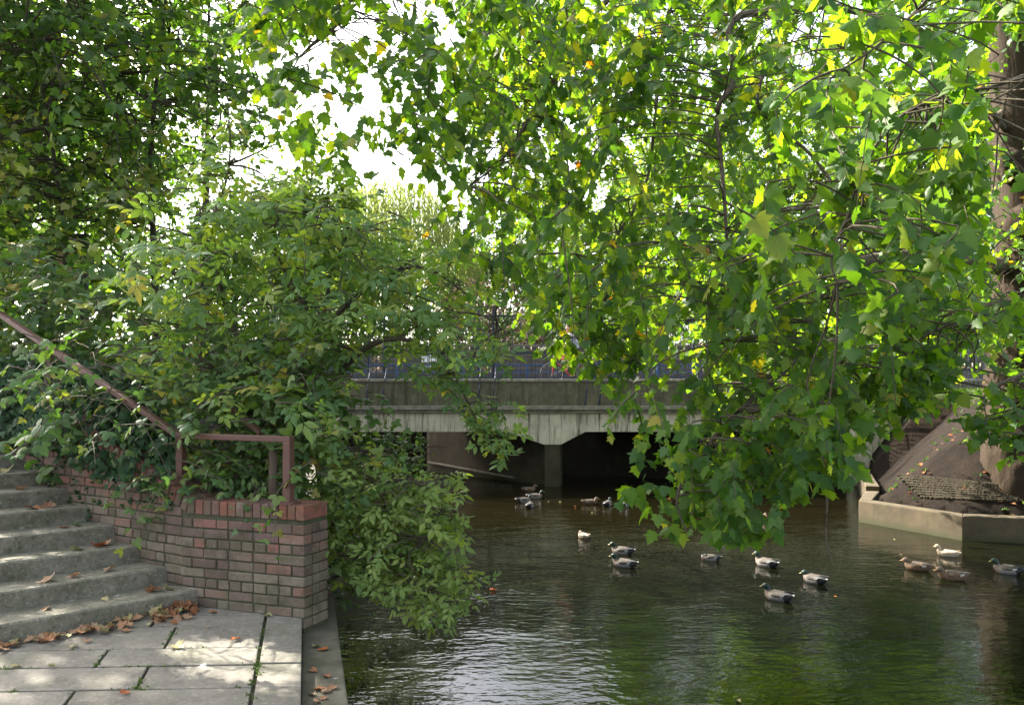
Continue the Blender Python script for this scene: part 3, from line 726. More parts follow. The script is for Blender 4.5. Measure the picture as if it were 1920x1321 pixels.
def twigs(base, L, nl, dirz=-.5, spread=1.0, droop=.6, out=(0, 0, 0), size=(.12, .18), leafdown=.5, up=.8, rough=.5):
    """leaves along short shoots; returns leaf arrays and the shoot curves"""
    n = len(base); d = rng.normal(0, 1, (n, 3))*np.array([spread, spread, .35])+np.array([0, 0, dirz])+np.array(out)
    d /= np.linalg.norm(d, axis=1, keepdims=True); Ls = L*rng.uniform(.6, 1.3, n)
    t_ = (np.arange(nl)+.6)/nl
    pos = base[:, None]+d[:, None]*(Ls[:, None]*t_)[:, :, None]; pos[:, :, 2] -= droop*Ls[:, None]*t_**2
    tan = d[:, None]+np.zeros((1, nl, 1)); tan = tan.copy(); tan[:, :, 2] -= 2*droop*t_
    tan /= np.linalg.norm(tan, axis=2, keepdims=True)
    side = np.cross(tan, np.array([0, 0, 1.])); side /= np.maximum(np.linalg.norm(side, axis=2, keepdims=True), .05)
    alt = np.where((np.arange(nl)+rng.integers(0, 2, (n, 1))) % 2 == 0, 1, -1)[:, :, None]
    td = tan*.6+side*alt*.8+rng.normal(0, .35, pos.shape); td[:, :, 2] -= leafdown
    nr = rng.normal(0, rough, pos.shape); nr[:, :, 2] += up; nr[:, :, 1] -= .35
    sz = rng.uniform(size[0], size[1], (n, nl))*(1.05-.35*t_**2)
    pos = pos+td/np.linalg.norm(td, axis=2, keepdims=True)*sz[:, :, None]*.18
    tone = np.clip(rng.random((n, nl))*.75+rng.random((n, 1))*.25, 0, 1)
    curves = []
    for q in (0, .5, 1.0): 
        c = base+d*(Ls*q)[:, None]; c[:, 2] -= droop*Ls*q*q; curves.append(c)
    return dict(pos=pos.reshape(-1, 3), td=td.reshape(-1, 3), nr=nr.reshape(-1, 3), size=sz.reshape(-1), rnd=tone.reshape(-1)), np.stack(curves, 1)
def join(*ds): return {k: np.concatenate([d[k] for d in ds]) for k in ds[0]}
def sel(d, k): return {a: b[k] for a, b in d.items()}
def leaves(d, tmpl, name, mat, parent): return grow(tmpl[0], tmpl[1], d['pos'], d['td'], d['nr'], d['size'], d['rnd'], name, mat, parent)
def px_path(pts): return [P(*p) for p in pts]
def smooth(pts, k=4):
    pts = [Vector(p) for p in pts]; out = []
    for i in range(len(pts)-1):
        p0, p1_, p2_, p3 = pts[max(i-1, 0)], pts[i], pts[i+1], pts[min(i+2, len(pts)-1)]
        for j in range(k):
            t_ = j/k; out.append(.5*((2*p1_)+(p2_-p0)*t_+(2*p0-5*p1_+4*p2_-p3)*t_*t_+(3*p1_-p0-3*p2_+p3)*t_**3))
    return out+[pts[-1]]
def limb(mb, pts, r0, r1, n=7, k=4, jit=.06):
    s_ = smooth(pts, k); N = len(s_); mb.tube(s_, [r0+(r1-r0)*(i/(N-1))**.8 for i in range(N)], n, 0, True, jit); return s_
def shoots(mb, curves, limbpts, ok, r=.007, reach=2.2, step=1):
    LP = np.array([tuple(p) for p in limbpts]) if len(limbpts) else None
    for i in range(0, len(curves), step):
        if not ok[i]: continue
        c = [Vector(p) for p in curves[i]]
        if LP is not None:
            q = LP-curves[i][0]; dd = np.linalg.norm(q, axis=1)+np.where(q[:, 2] < -.1, .8, 0); j = int(dd.argmin())
            if dd[j] < reach:
                a = Vector(LP[j]); mid = (a+c[0])/2+Vector((random.gauss(0, .05), random.gauss(0, .05), .07*dd[j])); c = [a, mid]+c
        s_ = smooth(c, 2); N = len(s_); mb.tube(s_, [r*(1.5-1.1*k/(N-1)) for k in range(N)], 4, 0, False)

# ---- the great plane tree on the right bank ---------------------------------
pt = thing('plane_tree', 'huge plane tree rooted on the earth bank, its leafy branches hanging low over the river', 'tree')
tb = Vector((10.05, 15.2, 1.55)); m = MB()
prof_ = [(-1.5, 1.16), (-.6, 1.14), (0, 1.10), (.35, 1.0), (.8, .91), (1.6, .82), (3, .78), (5, .80), (6.2, .86), (8, .70), (10.5, .5), (13, .3)]
N = 26; rp = [random.uniform(0, 6.28) for _ in range(5)]; b0 = 0
for (h, r) in prof_:
    for j in range(N):
        a = 2*math.pi*j/N; fl = 1+.10*math.sin(3*a+rp[0]+h*.15)+.06*math.sin(5*a+rp[1]-h*.2)+.035*math.sin(9*a+rp[2]+h)+(.12*math.exp(-max(h, 0)*1.6))*math.sin(6*a+rp[3])
        m.v.append((tb.x+.05*h*math.sin(h*.4)+r*fl*math.cos(a), tb.y+r*fl*math.sin(a), tb.z-.4+h))
for i in range(len(prof_)-1):
    for j in range(N): m.f.append((i*N+j, i*N+(j+1) % N, (i+1)*N+(j+1) % N, (i+1)*N+j)); m.m.append(0); m.r.append(.5)
for (h, sc) in ((4.2, .5), (2.6, .34), (5.4, .4)):       # burrs on the trunk
    a = random.uniform(2.6, 4.2); c = Vector((tb.x+.75*math.cos(a), tb.y+.75*math.sin(a), tb.z+h)); m.lathe(c, [(.02, -sc), (sc*.6, -sc*.7), (sc*.75, 0), (sc*.55, sc*.6), (.02, sc*.9)], 10)
tr_ = m.build('trunk', M['bark'], pt, True)
sb = tr_.modifiers.new('s', 'SUBSURF'); sb.levels = 2; sb.render_levels = 2
tx = bpy.data.textures.new('bark', 'CLOUDS'); tx.noise_scale = .22; dm = tr_.modifiers.new('d', 'DISPLACE'); dm.texture = tx; dm.strength = .16
m = MB(); LB = []
limbs = [([(1890, 250, 15), (1760, 90, 12), (1600, 20, 9.5), (1480, 20, 8), (1372, 40, 7), (1376, 150, 6.8), (1345, 205, 6.7), (1352, 300, 6.6), (1362, 430, 6.5), (1370, 560, 6.4), (1378, 640, 6.3)], .055, .007),
         ([(1480, 20, 8), (1420, 175, 7.6), (1450, 230, 7.4), (1520, 290, 7.2), (1560, 360, 7.0), (1520, 470, 6.8), (1530, 560, 6.6), (1500, 660, 6.5)], .025, .006),
         ([(1890, 0, 15), (1600, -190, 12), (1300, -130, 10), (1130, 10, 9), (1050, 100, 8.4), (1010, 190, 8.2), (975, 250, 8.0), (940, 300, 7.8), (880, 350, 7.6)], .06, .008),
         ([(1300, -130, 10), (1000, -90, 8.5), (800, -60, 7.5), (690, -10, 7), (620, 60, 6.8), (560, 110, 6.6), (520, 200, 6.6)], .025, .005),
         ([(1300, -130, 10), (1245, 60, 8.8), (1230, 200, 8.4), (1215, 330, 8.2), (1170, 430, 7.8), (1140, 540, 7.4), (1120, 640, 7.2)], .03, .006),
         ([(1880, 500, 14.9), (1720, 480, 13), (1560, 500, 11.5), (1400, 540, 10.2), (1300, 600, 9)], .17, .02),
         ([(1890, 620, 15), (1780, 590, 12), (1640, 610, 9), (1520, 660, 7.2), (1420, 740, 6.3), (1320, 840, 5.8), (1270, 930, 5.6), (1290, 1000, 5.5)], .05, .005),
         ([(1640, 610, 9), (1560, 700, 7), (1540, 800, 6.2), (1550, 930, 5.6), (1548, 990, 5.5), (1552, 1030, 5.47), (1566, 1066, 5.45)], .016, .004),
         ([(2050, 480, 9), (1940, 570, 7.5), (1850, 605, 6.6), (1780, 610, 6.3), (1720, 640, 6.2), (1680, 700, 6)], .02, .005),
         ([(2050, 650, 7.5), (1920, 700, 6.8), (1850, 735, 6.5), (1850, 790, 6.4), (1858, 840, 6.35)], .016, .005),
         ([(2100, 60, 9), (1900, 150, 6), (1740, 190, 5), (1650, 260, 4.7), (1600, 380, 4.6), (1560, 480, 4.6), (1570, 530, 4.6)], .018, .005),
         ([(2000, -120, 8), (1830, -70, 5.4), (1720, 20, 4.6), (1640, 90, 4.3), (1580, 130, 4.2)], .016, .005),
         ([(1890, 200, 15), (1750, 330, 14.5), (1600, 380, 14), (1400, 400, 14), (1200, 420, 13.5), (1050, 480, 13)], .07, .012),
         ([(1890, -100, 15.5), (1700, -150, 15), (1300, -100, 15), (1000, 60, 14.5), (900, 200, 14)], .08, .012)]
for pts_, r0, r1 in limbs: LB += limb(m, px_path(pts_), r0, r1, 7, 5)
OUT = [(430, -2600), (3400, -2600), (3400, 880), (1920, 860), (1870, 835), (1830, 850), (1775, 770), (1700, 790), (1630, 815), (1612, 870), (1590, 905), (1560, 915), (1515, 905), (1490, 925), (1440, 930), (1455, 985), (1400, 1008), (1330, 1012), (1262, 1000), (1240, 965), (1165, 960), (1150, 930), (1215, 900), (1192, 850), (1135, 800), (1160, 740), (1100, 706), (1035, 690), (1005, 640), (930, 590), (868, 545), (800, 500), (745, 420), (785, 370), (760, 330), (690, 320), (610, 320), (540, 260), (430, 120)]
L_ = []; cv = []; 
TW = [[(1842, 120), (1960, 60), (1960, 560), (1860, 560), (1850, 400)], [(1045, 588), (1082, 588), (1082, 640), (1045, 640)], [(1008, 676), (1075, 676), (1080, 715), (1008, 715)], [(1797, 655), (1848, 650), (1850, 760), (1795, 765)]]
def keepwin(p):
    x, y = proj(p); r = np.zeros(len(x), bool); q = rng.random(len(x)) < .72
    for w_ in TW: r |= inpoly(x, y, w_)
    return r & q
def plane_layer(poly, d0, d1, n, L, nl, size, gaps, clump=0, conn=1, deny=(), **kw):
    size = (size[0]*.86, size[1]*.86); a = anchors(poly, d0, d1, int(n*1.12), clump); d, c = twigs(a, L, nl+1, size=size, **kw)
    k = keep(d['pos'], OUT, deny, gaps); k &= ~((d['pos'][:, 1] < 14) & keepwin(d['pos'])); L_.append(sel(d, k))
    if conn: ok = ~keepwin(c[:, 2]) & keep(c[:, 1], OUT, deny, gaps, 0) & keep(c[:, 2], OUT, deny, gaps, 0) & keep(c[:, 0], OUT, (), 0, 0); shoots(m, c, LB, ok, .0055, 1.0 if d1 < 10.4 else .6, conn)
TRUNKWIN = [(1838, 60), (1930, 60), (1930, 560), (1850, 560)]; TRUNKWIN2 = [(1845, 640), (1930, 660), (1930, 820), (1860, 800)]; FENCEWIN = [(1795, 655), (1850, 650), (1850, 770), (1790, 770)]
plane_layer([(1500, -150), (2000, -150), (2000, 430), (1840, 420), (1720, 520), (1560, 480), (1500, 300)], 4.0, 5.6, 150, .40, 8, (.11, .17), .9, 5, 1, (TRUNKWIN[:2]+TRUNKWIN[2:],), dirz=-.35, droop=.5, leafdown=.7)
plane_layer([(1080, 470), (1500, 350), (1850, 430), (1830, 640), (1780, 740), (1620, 780), (1600, 900), (1480, 900), (1440, 960), (1330, 1000), (1170, 965), (1210, 900), (1190, 760), (1120, 650)], 5.2, 7.6, 250, .40, 8, (.09, .15), .85, 5, 1, (FENCEWIN,), dirz=-.5, droop=.6, leafdown=.8)
plane_layer([(1200, 780), (1600, 760), (1590, 900), (1480, 900), (1440, 960), (1330, 1000), (1180, 965), (1215, 900)], 5.2, 6.2, 80, .34, 8, (.09, .155), .8, 3, 1, (), dirz=-.5, droop=.6, leafdown=.8)
plane_layer([(1600, 560), (1960, 560), (1960, 820), (1850, 800), (1780, 740), (1620, 770)], 5.8, 8.0, 110, .40, 8, (.10, .15), .8, 4, 1, (TRUNKWIN2, FENCEWIN), dirz=-.2, droop=.4, leafdown=.3)
plane_layer([(790, -80), (1520, -80), (1500, 600), (1300, 640), (1100, 600), (1000, 590), (880, 520), (780, 420), (800, 330), (830, 150)], 6, 10, 520, .42, 9, (.09, .145), .95, 6, 1, (), dirz=-.6, droop=.6, leafdown=.8, out=(.2, 0, 0))
plane_layer([(430, -80), (830, -80), (840, 200), (770, 330), (640, 320), (540, 240)], 6, 8.5, 230, .42, 8, (.10, .155), .72, 4, 1, (), dirz=-.4, droop=.5, leafdown=.7)
plane_layer([(830, -100), (1950, -100), (1950, 660), (1200, 660), (1050, 560), (850, 330)], 10.5, 16, 720, .6, 10, (.10, .155), .85, 5, 2, (), dirz=-.4, droop=.5, leafdown=.6)
plane_layer([(1280, 420), (1960, 420), (1960, 720), (1350, 720)], 12, 16, 430, .8, 10, (.12, .18), .0, 3, 2, (FENCEWIN, ), dirz=-.3, droop=.4)
plane_layer([(820, -120), (1900, -120), (1900, 200), (1500, 260), (1000, 260), (850, 160)], 7, 12, 210, .5, 10, (.09, .145), .9, 5, 1, (), dirz=-.4, droop=.5, leafdown=.6)
plane_layer([(880, 40), (1180, 30), (1180, 350), (900, 330)], 8, 12, 110, .5, 9, (.10, .155), .6, 4, 1, (), dirz=-.4, droop=.5, leafdown=.6)
plane_layer([(1030, 590), (1130, 600), (1140, 680), (1060, 690)], 6.8, 8, 12, .35, 7, (.10, .15), 0, 0, 1, (), dirz=-.3, droop=.5, leafdown=.7)
plane_layer([(1760, 740), (1960, 740), (1960, 830), (1860, 815), (1780, 760)], 6.2, 7.2, 26, .35, 7, (.10, .15), 0, 2, 1, (), dirz=-.3, droop=.4, leafdown=.4)
plane_layer([(800, -650), (2300, -650), (2300, -60), (800, -60)], 7, 16, 330, .8, 10, (.14, .20), 0, 3, 0)
plane_layer([(450, -1100), (2400, -1100), (2400, -60), (450, -60)], 5, 15, 120, .8, 10, (.14, .20), 0, 4, 0)
plane_layer([(450, -2500), (3300, -2500), (3300, -1000), (450, -1000)], 4, 10, 40, .8, 10, (.14, .20), 0, 4, 0)
plane_layer([(1980, -900), (3300, -900), (3300, 700), (1980, 700)], 7, 16, 330, .8, 10, (.14, .20), 0, 4, 0)
m.build('branches', M['twig'], pt, True)
leaves(join(*L_), PLANE, 'crown', M['plane'], pt)

# ---- elder bush behind the brick wall ---------------------------------------
el = thing('elder_bush', 'large elder bush with blue green divided leaves arching over the brick wall and the river', 'bush')
EOUT = [(215, 640), (235, 470), (250, 410), (310, 350), (395, 300), (415, 180), (445, 180), (465, 330), (545, 335), (640, 375), (740, 395), (830, 440), (900, 520), (950, 590), (965, 640), (940, 700), (975, 745), (968, 860), (930, 868), (890, 840), (840, 770), (800, 690), (735, 655), (655, 668), (640, 700), (628, 860), (600, 935), (545, 948), (325, 948), (330, 840), (250, 790)]
m = MB(); EB = []
for pts_, r0, r1 in [([(548, 960, 7.2), (545, 860, 7.1), (560, 740, 7.1), (600, 620, 7.0), (620, 520, 6.9), (650, 440, 6.8)], .05, .008),
                     ([(520, 960, 7.3), (500, 830, 7.4), (470, 700, 7.3), (420, 560, 7.2), (400, 430, 7.1), (430, 310, 7.0), (427, 180, 7.0)], .045, .005),
                     ([(600, 620, 7.0), (690, 540, 7.0), (780, 500, 7.1), (860, 540, 7.2), (930, 600, 7.3)], .025, .006),
                     ([(560, 800, 7.1), (640, 695, 6.9), (690, 650, 6.8), (745, 635, 6.7), (800, 655, 6.7), (850, 700, 6.7), (880, 760, 6.7), (915, 830, 6.7)], .034, .005),
                     ([(745, 635, 6.7), (820, 590, 6.7), (900, 590, 6.8), (945, 620, 6.8)], .014, .005),
                     ([(545, 860, 7.1), (450, 760, 6.9), (400, 690, 6.7), (330, 640, 6.6), (260, 600, 6.6)], .03, .006),
                     ([(600, 620, 7.0), (540, 520, 7.2), (500, 430, 7.3), (470, 360, 7.3)], .025, .006),
                     ([(545, 860, 7.1), (470, 830, 6.5), (400, 850, 6.3), (370, 900, 6.2)], .018, .005),
                     ([(560, 740, 7.1), (600, 700, 6.6), (590, 780, 6.4), (575, 860, 6.2)], .018, .005)]: EB += limb(m, px_path(pts_), r0, r1, 6, 5)
E_ = []
def elder_layer(poly, d0, d1, n, L, nl, size, clump=3, conn=1, allow=EOUT, deny=(), store=E_, mb=None, pts=None, gaps=.9, **kw):
    a = anchors(poly, d0, d1, n, clump); d, c = twigs(a, L, nl, size=size, **kw)
    k = keep(d['pos'], allow, deny, gaps, 9); store.append(sel(d, k))
    if conn: ok = keep(c[:, 1], allow, deny, gaps, 0) & keep(c[:, 2], allow, deny, gaps, 0); shoots(mb or m, c, pts or EB, ok, .0055, 1.2, conn)
kw = dict(dirz=.15, droop=.45, leafdown=.25, up=1.3, rough=.45)
elder_layer([(230, 420), (430, 320), (640, 370), (760, 400), (900, 540), (940, 620), (800, 650), (650, 670), (630, 800), (520, 760), (380, 680), (240, 640)], 5.9, 7.3, 200, .40, 6, (.19, .29), 3, 1, **kw)
elder_layer([(240, 420), (440, 330), (640, 380), (760, 410), (880, 540), (640, 660), (620, 840), (360, 800), (260, 640)], 7.2, 8.6, 110, .45, 6, (.20, .28), 3, 2, **kw)
elder_layer([(560, 640), (640, 700), (630, 840), (590, 930), (400, 930), (340, 900), (420, 780)], 6.1, 7.0, 46, .35, 6, (.17, .25), 2, 1, **kw)
elder_layer([(405, 180), (450, 180), (500, 340), (380, 340)], 6.8, 7.1, 24, .25, 5, (.15, .21), 0, 1, **kw)
elder_layer([(690, 610), (800, 590), (950, 590), (955, 640), (860, 690), (800, 680)], 6.5, 7.0, 34, .35, 5, (.17, .24), 2, 1, **kw)
elder_layer([(800, 660), (860, 670), (900, 740), (960, 760), (940, 850), (900, 840), (850, 760)], 6.6, 6.85, 26, .28, 5, (.16, .23), 0, 1, **kw)
m.build('branches', M['twig'], el, True); leaves(join(*E_), ELDER, 'foliage', M['elder'], el)

# ---- lower elder scrub at the water's edge, right of the wall ------------------
el2 = thing('elder_shrub', 'low pale elder shrub leaning out over the water beside the end of the brick wall', 'bush')
SOUT = [(612, 1060), (608, 960), (560, 935), (575, 850), (640, 815), (700, 815), (760, 880), (830, 880), (905, 930), (905, 965), (850, 1000), (850, 1040), (905, 1085), (880, 1135), (800, 1160), (700, 1090), (640, 1110)]
m = MB(); SB = []; S2 = []
for pts_, r0, r1 in [([(600, 1050, 7.0), (640, 960, 6.7), (700, 910, 6.5), (760, 900, 6.4), (840, 930, 6.4), (890, 945, 6.4)], .025, .005), ([(600, 1100, 7.0), (640, 1075, 6.7), (720, 1050, 6.4), (790, 1020, 6.3), (830, 960, 6.3)], .022, .005),
                     ([(690, 1062, 6.5), (750, 1080, 6.3), (800, 1110, 6.2), (828, 1140, 6.15)], .010, .004), ([(590, 1000, 7.0), (610, 900, 6.8), (650, 840, 6.7)], .02, .005), ([(720, 1050, 6.4), (790, 1070, 6.4), (860, 1095, 6.4)], .010, .004)]: SB += limb(m, px_path(pts_), r0, r1, 6, 5)
elder_layer([(590, 860), (690, 850), (800, 900), (880, 940), (820, 990), (860, 1080), (800, 1130), (700, 1070), (630, 1060)], 6.1, 7.0, 120, .33, 6, (.15, .23), 3, 1, SOUT, (), S2, m, SB, **kw)
elder_layer([(640, 900), (800, 920), (870, 945), (800, 980), (700, 1000)], 6.2, 6.6, 34, .3, 5, (.15, .22), 2, 1, SOUT, (), S2, m, SB, **kw)
elder_layer([(720, 1040), (830, 1050), (870, 1090), (820, 1130), (740, 1090)], 6.1, 6.5, 26, .28, 5, (.14, .20), 2, 1, SOUT, (), S2, m, SB, **kw)
m.build('branches', M['twig'], el2, True); d = join(*S2); d['rnd'] = np.clip(d['rnd']*.75+.24*rng.random(len(d['rnd']))+.08, 0, 1)
leaves(d, ELDER, 'foliage', M['paleelder'], el2)
# dark scrub on the bank behind it
us = thing('riverside_scrub', 'dark leafy scrub filling the river bank under the elder bushes', 'bush')
UO = [(600, 1110), (605, 830), (700, 800), (800, 830), (790, 880), (830, 960), (800, 1010), (840, 1060), (780, 1120), (680, 1120)]
a = anchors(UO, 7.2, 9.5, 330, 3); d1, c1 = twigs(a, .4, 9, size=(.07, .12), dirz=.2, droop=.3, leafdown=.3, up=.9); k = keep(d1['pos'], UO)
m = MB(); shoots(m, c1, [], keep(c1[:, 1], UO), .005, 1, 3); m.build('stems', M['darkbark'], us, True); leaves(sel(d1, k), OVAL, 'foliage', M['hedge'], us)

# ---- bramble and ivy on the left bank ----------------------------------------------
bb_ = thing('bramble_thicket', 'tangled bramble thicket with some yellowing leaves on the bank above the steps', 'bush')
BO = [(-200, 480), (60, 470), (250, 490), (330, 600), (480, 650), (560, 760), (540, 940), (330, 940), (320, 800), (230, 700), (90, 680), (-200, 640)]
m = MB(); B_ = []
for poly, d0, d1, n, s0, s1 in (([(-150, 490), (240, 490), (330, 600), (230, 700), (-150, 640)], 7.6, 9.4, 260, .13, .20), ([(300, 620), (520, 660), (560, 800), (330, 780)], 6.8, 7.8, 110, .13, .19), ([(335, 780), (520, 780), (520, 940), (340, 940)], 6.2, 6.8, 95, .11, .17), ([(340, 840), (520, 850), (520, 940), (340, 940)], 5.95, 6.1, 20, .09, .14), ([(250, 860), (420, 900), (520, 935), (330, 950)], 6.1, 6.4, 22, .09, .14), ([(30, 740), (110, 730), (130, 850), (50, 860)], 6.5, 6.7, 9, .16, .22), ([(200, 740), (270, 770), (280, 830), (210, 800)], 6.3, 6.8, 14, .12, .17), ([(70, 640), (140, 640), (245, 700), (240, 765), (160, 730), (95, 690)], 5.9, 6.5, 60, .09, .14), ([(480, 640), (640, 640), (620, 820), (540, 800)], 6.2, 6.9, 60, .12, .18), ([(560, 830), (640, 830), (630, 960), (600, 970), (555, 940)], 5.8, 6.2, 16, .10, .15)):
    a = anchors(poly, d0, d1, n, 3); d1_, c1 = twigs(a, .4, 6, size=(s0, s1), dirz=.1, droop=.6, leafdown=.3, up=1.1)
    k = keep(d1_['pos'], None); B_.append(sel(d1_, k)); shoots(m, c1, [], np.ones(len(c1), bool), .004, 1, 1)
m.build('canes', M['twig'], bb_, True); leaves(join(*B_), BRAMB, 'foliage', M['bramble'], bb_)
iv = thing('ivy', 'dark ivy spilling over the brick wall beside the steps', 'ivy')
IO = [(-160, 660), (110, 650), (250, 690), (335, 800), (330, 900), (290, 930), (235, 905), (150, 870), (110, 850), (40, 815), (-160, 800)]
a = anchors(IO, 6.2, 7.6, 620, 0)
x, y = proj(a); dep = 6.15+np.clip((330-x)/330, 0, 1.6)*.95+np.clip((840-y)/200, 0, 1)*.35+rng.uniform(-.1, .22, len(x))
a = np.stack([(x-CX)/F*dep, dep, CH+(HY-y)/F*dep], 1)
d1_, c1 = twigs(a, .30, 9, size=(.055, .10), dirz=-.6, droop=.5, leafdown=.8, up=.5, out=(.1, -.3, 0)); d1_['nr'][:, 1] -= .9
k = keep(d1_['pos'], IO, (), 0, 10); dI = sel(d1_, k)
pp_ = []                                                 # sparse creeping strands across the brick face and steps
for (s, z) in [(1.5, 1.95), (1.8, 1.8), (2.1, 1.95), (2.3, 1.6), (2.6, 1.9), (2.9, 1.8), (3.2, 2.0), (1.3, 1.85), (2.7, 1.6), (3.4, 1.9)]:
    for q in range(16):
        w_, dd = wall_pt(s+random.gauss(0, .14)); n = Vector((-dd.y, dd.x)); n = -n if n.y > 0 else n
        pp_.append((w_.x+n.x*.02, w_.y+n.y*.02, z+random.gauss(.05, .14)))
pp_ = np.array(pp_); td = rng.normal(0, .6, pp_.shape); td[:, 2] -= .6; nr = rng.normal(0, .4, pp_.shape); nr[:, 1] -= 1
dI2 = dict(pos=pp_, td=td, nr=nr, size=rng.uniform(.03, .06, len(pp_)), rnd=rng.random(len(pp_)))
m = MB(); shoots(m, c1, [], keep(c1[:, 1], IO, (), 0, 0), .003, 1, 3); m.build('stems', M['darkbark'], iv, True); leaves(join(dI, dI2), IVY, 'foliage', M['ivy'], iv)

# ---- trees and shrubs farther back -----------------------------------------------------
def tree(name, label, cat, base, height, rad, mat, tmpl, n, L, nl, size, bk='darkbark', group=None, crown0=.3, tr=.14, allow=None, deny=(), gaps=0.0, stems=1, forks=9, up=.8, dirz=-.1, droop=.4, flat=1.0, clump=4, conn=2):
    t_ = thing(name, label, cat, (0, 0, 0), group); base = Vector(base); m = MB(); pts_ = []
    for s_ in range(stems):
        off = Vector((random.gauss(0, .35*(stems > 1)), random.gauss(0, .3*(stems > 1)), -.3)); tip = base+Vector((random.gauss(0, rad*.15)+off.x*3, random.gauss(0, rad*.15), height*.92))
        mid = base.lerp(tip, .5)+Vector((random.gauss(0, .15), random.gauss(0, .15), 0))
        ms = limb(m, [base+off, base.lerp(mid, .5)+off*.3, mid, tip], tr, .015, 8, 14); pts_ += ms[len(ms)//3:]
        for k in range(forks):
            a = ms[int(len(ms)*random.uniform(crown0, .9))]; an = random.uniform(0, 6.28); ln = rad*random.uniform(.5, .95)
            e = a+Vector((math.cos(an)*ln, math.sin(an)*ln, random.uniform(.1, .6)*ln)); pts_ += limb(m, [a, a.lerp(e, .33)+Vector((random.gauss(0, .07), random.gauss(0, .07), .05))*ln, a.lerp(e, .66)+Vector((random.gauss(0, .09), random.gauss(0, .09), .10))*ln, e], tr*.24, .006, 5, 4)
    c = base+Vector((0, 0, height*(1+crown0)/2)); hz = height*(1-crown0)/2*1.05
    u = rng.normal(0, 1, (n, 3)); u /= np.linalg.norm(u, axis=1, keepdims=True); u *= rng.uniform(.15, 1, (n, 1))**.45
    lump = 1+.18*np.sin(u[:, :1]*5+base.x)+.15*np.sin(u[:, 2:]*6+base.y)
    a = np.array(c)+u*lump*np.array([rad, rad*flat, hz])
    if clump: k = max(3, n//clump); idx = rng.integers(0, k, n); a = a[:k][idx]+rng.normal(0, .12*rad, (n, 3))
    d, cvs = twigs(a, L, nl, size=size, dirz=dirz, droop=droop, up=up); k = keep(d['pos'], allow, deny, gaps)
    shoots(m, cvs, pts_, keep(cvs[:, 1], allow, deny, gaps, 0), .008, rad, conn)
    m.build('trunk', M[bk], t_, True); leaves(sel(d, k), tmpl, 'crown', M[mat], t_); return t_
LEFT = [(-900, -2500), (600, -2500), (580, 60), (545, 150), (500, 260), (420, 340), (300, 420), (260, 560), (-900, 700)]
LEFT2 = [(-900, -2500), (450, -2500), (430, 60), (420, 180), (380, 300), (280, 420), (250, 540), (-900, 700)]
g_ = 'maples on the bank behind the steps'
tree('maple_tree', 'yellowing maple with pale lower leaves at the far left, above the bramble', 'tree', (-5.9, 9.8, 2.6), 4.2, 1.7, 'yellowmaple', MAPLE, 200, .5, 8, (.09, .14), group=g_, tr=.06, crown0=.2, allow=LEFT2, forks=8)
tree('maple_tree', 'tall slim maple with dark green leaves, rising straight behind the elder bush', 'tree', (-5.0, 11.0, 2.6), 8.2, 2.5, 'maple', MAPLE, 640, .55, 9, (.10, .15), group=g_, tr=.07, crown0=.18, allow=LEFT, forks=12)
tree('maple_tree', 'broad dark maple filling the top left, several stems showing', 'tree', (-8.6, 13.5, 2.7), 10.5, 3.6, 'maple', MAPLE, 1200, .7, 10, (.11, .16), group=g_, tr=.15, crown0=.12, allow=LEFT, stems=3, forks=11)
tree('maple_tree', 'maple standing deepest behind the steps, its leaves dense and shaded', 'tree', (-7.6, 19, 2.8), 12, 4.2, 'maple', MAPLE, 1100, .8, 10, (.13, .18), group=g_, tr=.2, crown0=.1, allow=LEFT2, forks=14)
tree('maple_tree', 'young maple with lime tinted leaves over the timber shelter', 'tree', (-7.6, 10.8, 2.6), 6.5, 2.1, 'maple', MAPLE, 380, .5, 9, (.09, .14), group=g_, tr=.06, crown0=.25, allow=LEFT2, forks=10)
tree('maple_tree', 'dense maple added at the left edge to keep sun off the paving', 'tree', (-8.6, 10.4, 2.75), 11, 3.1, 'maple', MAPLE, 760, .6, 10, (.12, .17), group=g_, tr=.13, crown0=.28, allow=[(-6000, -6000), (150, -6000), (150, 300), (60, 480), (-6000, 600)], forks=12)  # extra tree, mostly out of view, added to block sun from the pavement
# willow across the road
wl = thing('willow_tree', 'pale weeping willow across the road, washed by bright sky', 'tree'); m = MB(); wb = P(735, 640, 38); wb.z = 2.7
limb(m, [wb, wb+Vector((.2, 0, 3)), wb+Vector((.1, .3, 5.5)), wb+Vector((0, 0, 7.5))], .4, .1, 8)
n = 1500; u = rng.normal(0, 1, (n, 2)); u /= np.linalg.norm(u, axis=1, keepdims=True); rr = rng.random(n)**.45
wh_ = P(0, 335, 38).z-wb.z
topz = wh_*(1-.42*rr**2.2)+rng.normal(0, .25, n); a = np.stack([wb.x+u[:, 0]*rr*4.6, wb.y+u[:, 1]*rr*3.6, wb.z+topz], 1)
d, cvs = twigs(a, 2.6, 22, size=(.16, .30), dirz=-2.6, spread=.14, droop=.5, leafdown=2.2, up=.3, rough=.8); k = keep(d['pos'])
for q in range(0, n, 250): limb(m, [wb+Vector((0, 0, wh_*.62)), (wb+Vector((0, 0, wh_*.9))).lerp(Vector(cvs[q, 0]), .6)-Vector((0, 0, .3)), Vector(cvs[q, 0]), Vector(cvs[q, 2])], .03, .006, 4, 3)
m.build('trunk', M['twig'], wl, True); leaves(sel(d, k), ([(0, 0, 0), (.13, .4, 0), (0, 1, -.1), (-.13, .4, 0)], BLADE[1]), 'crown', M['willow'], wl)
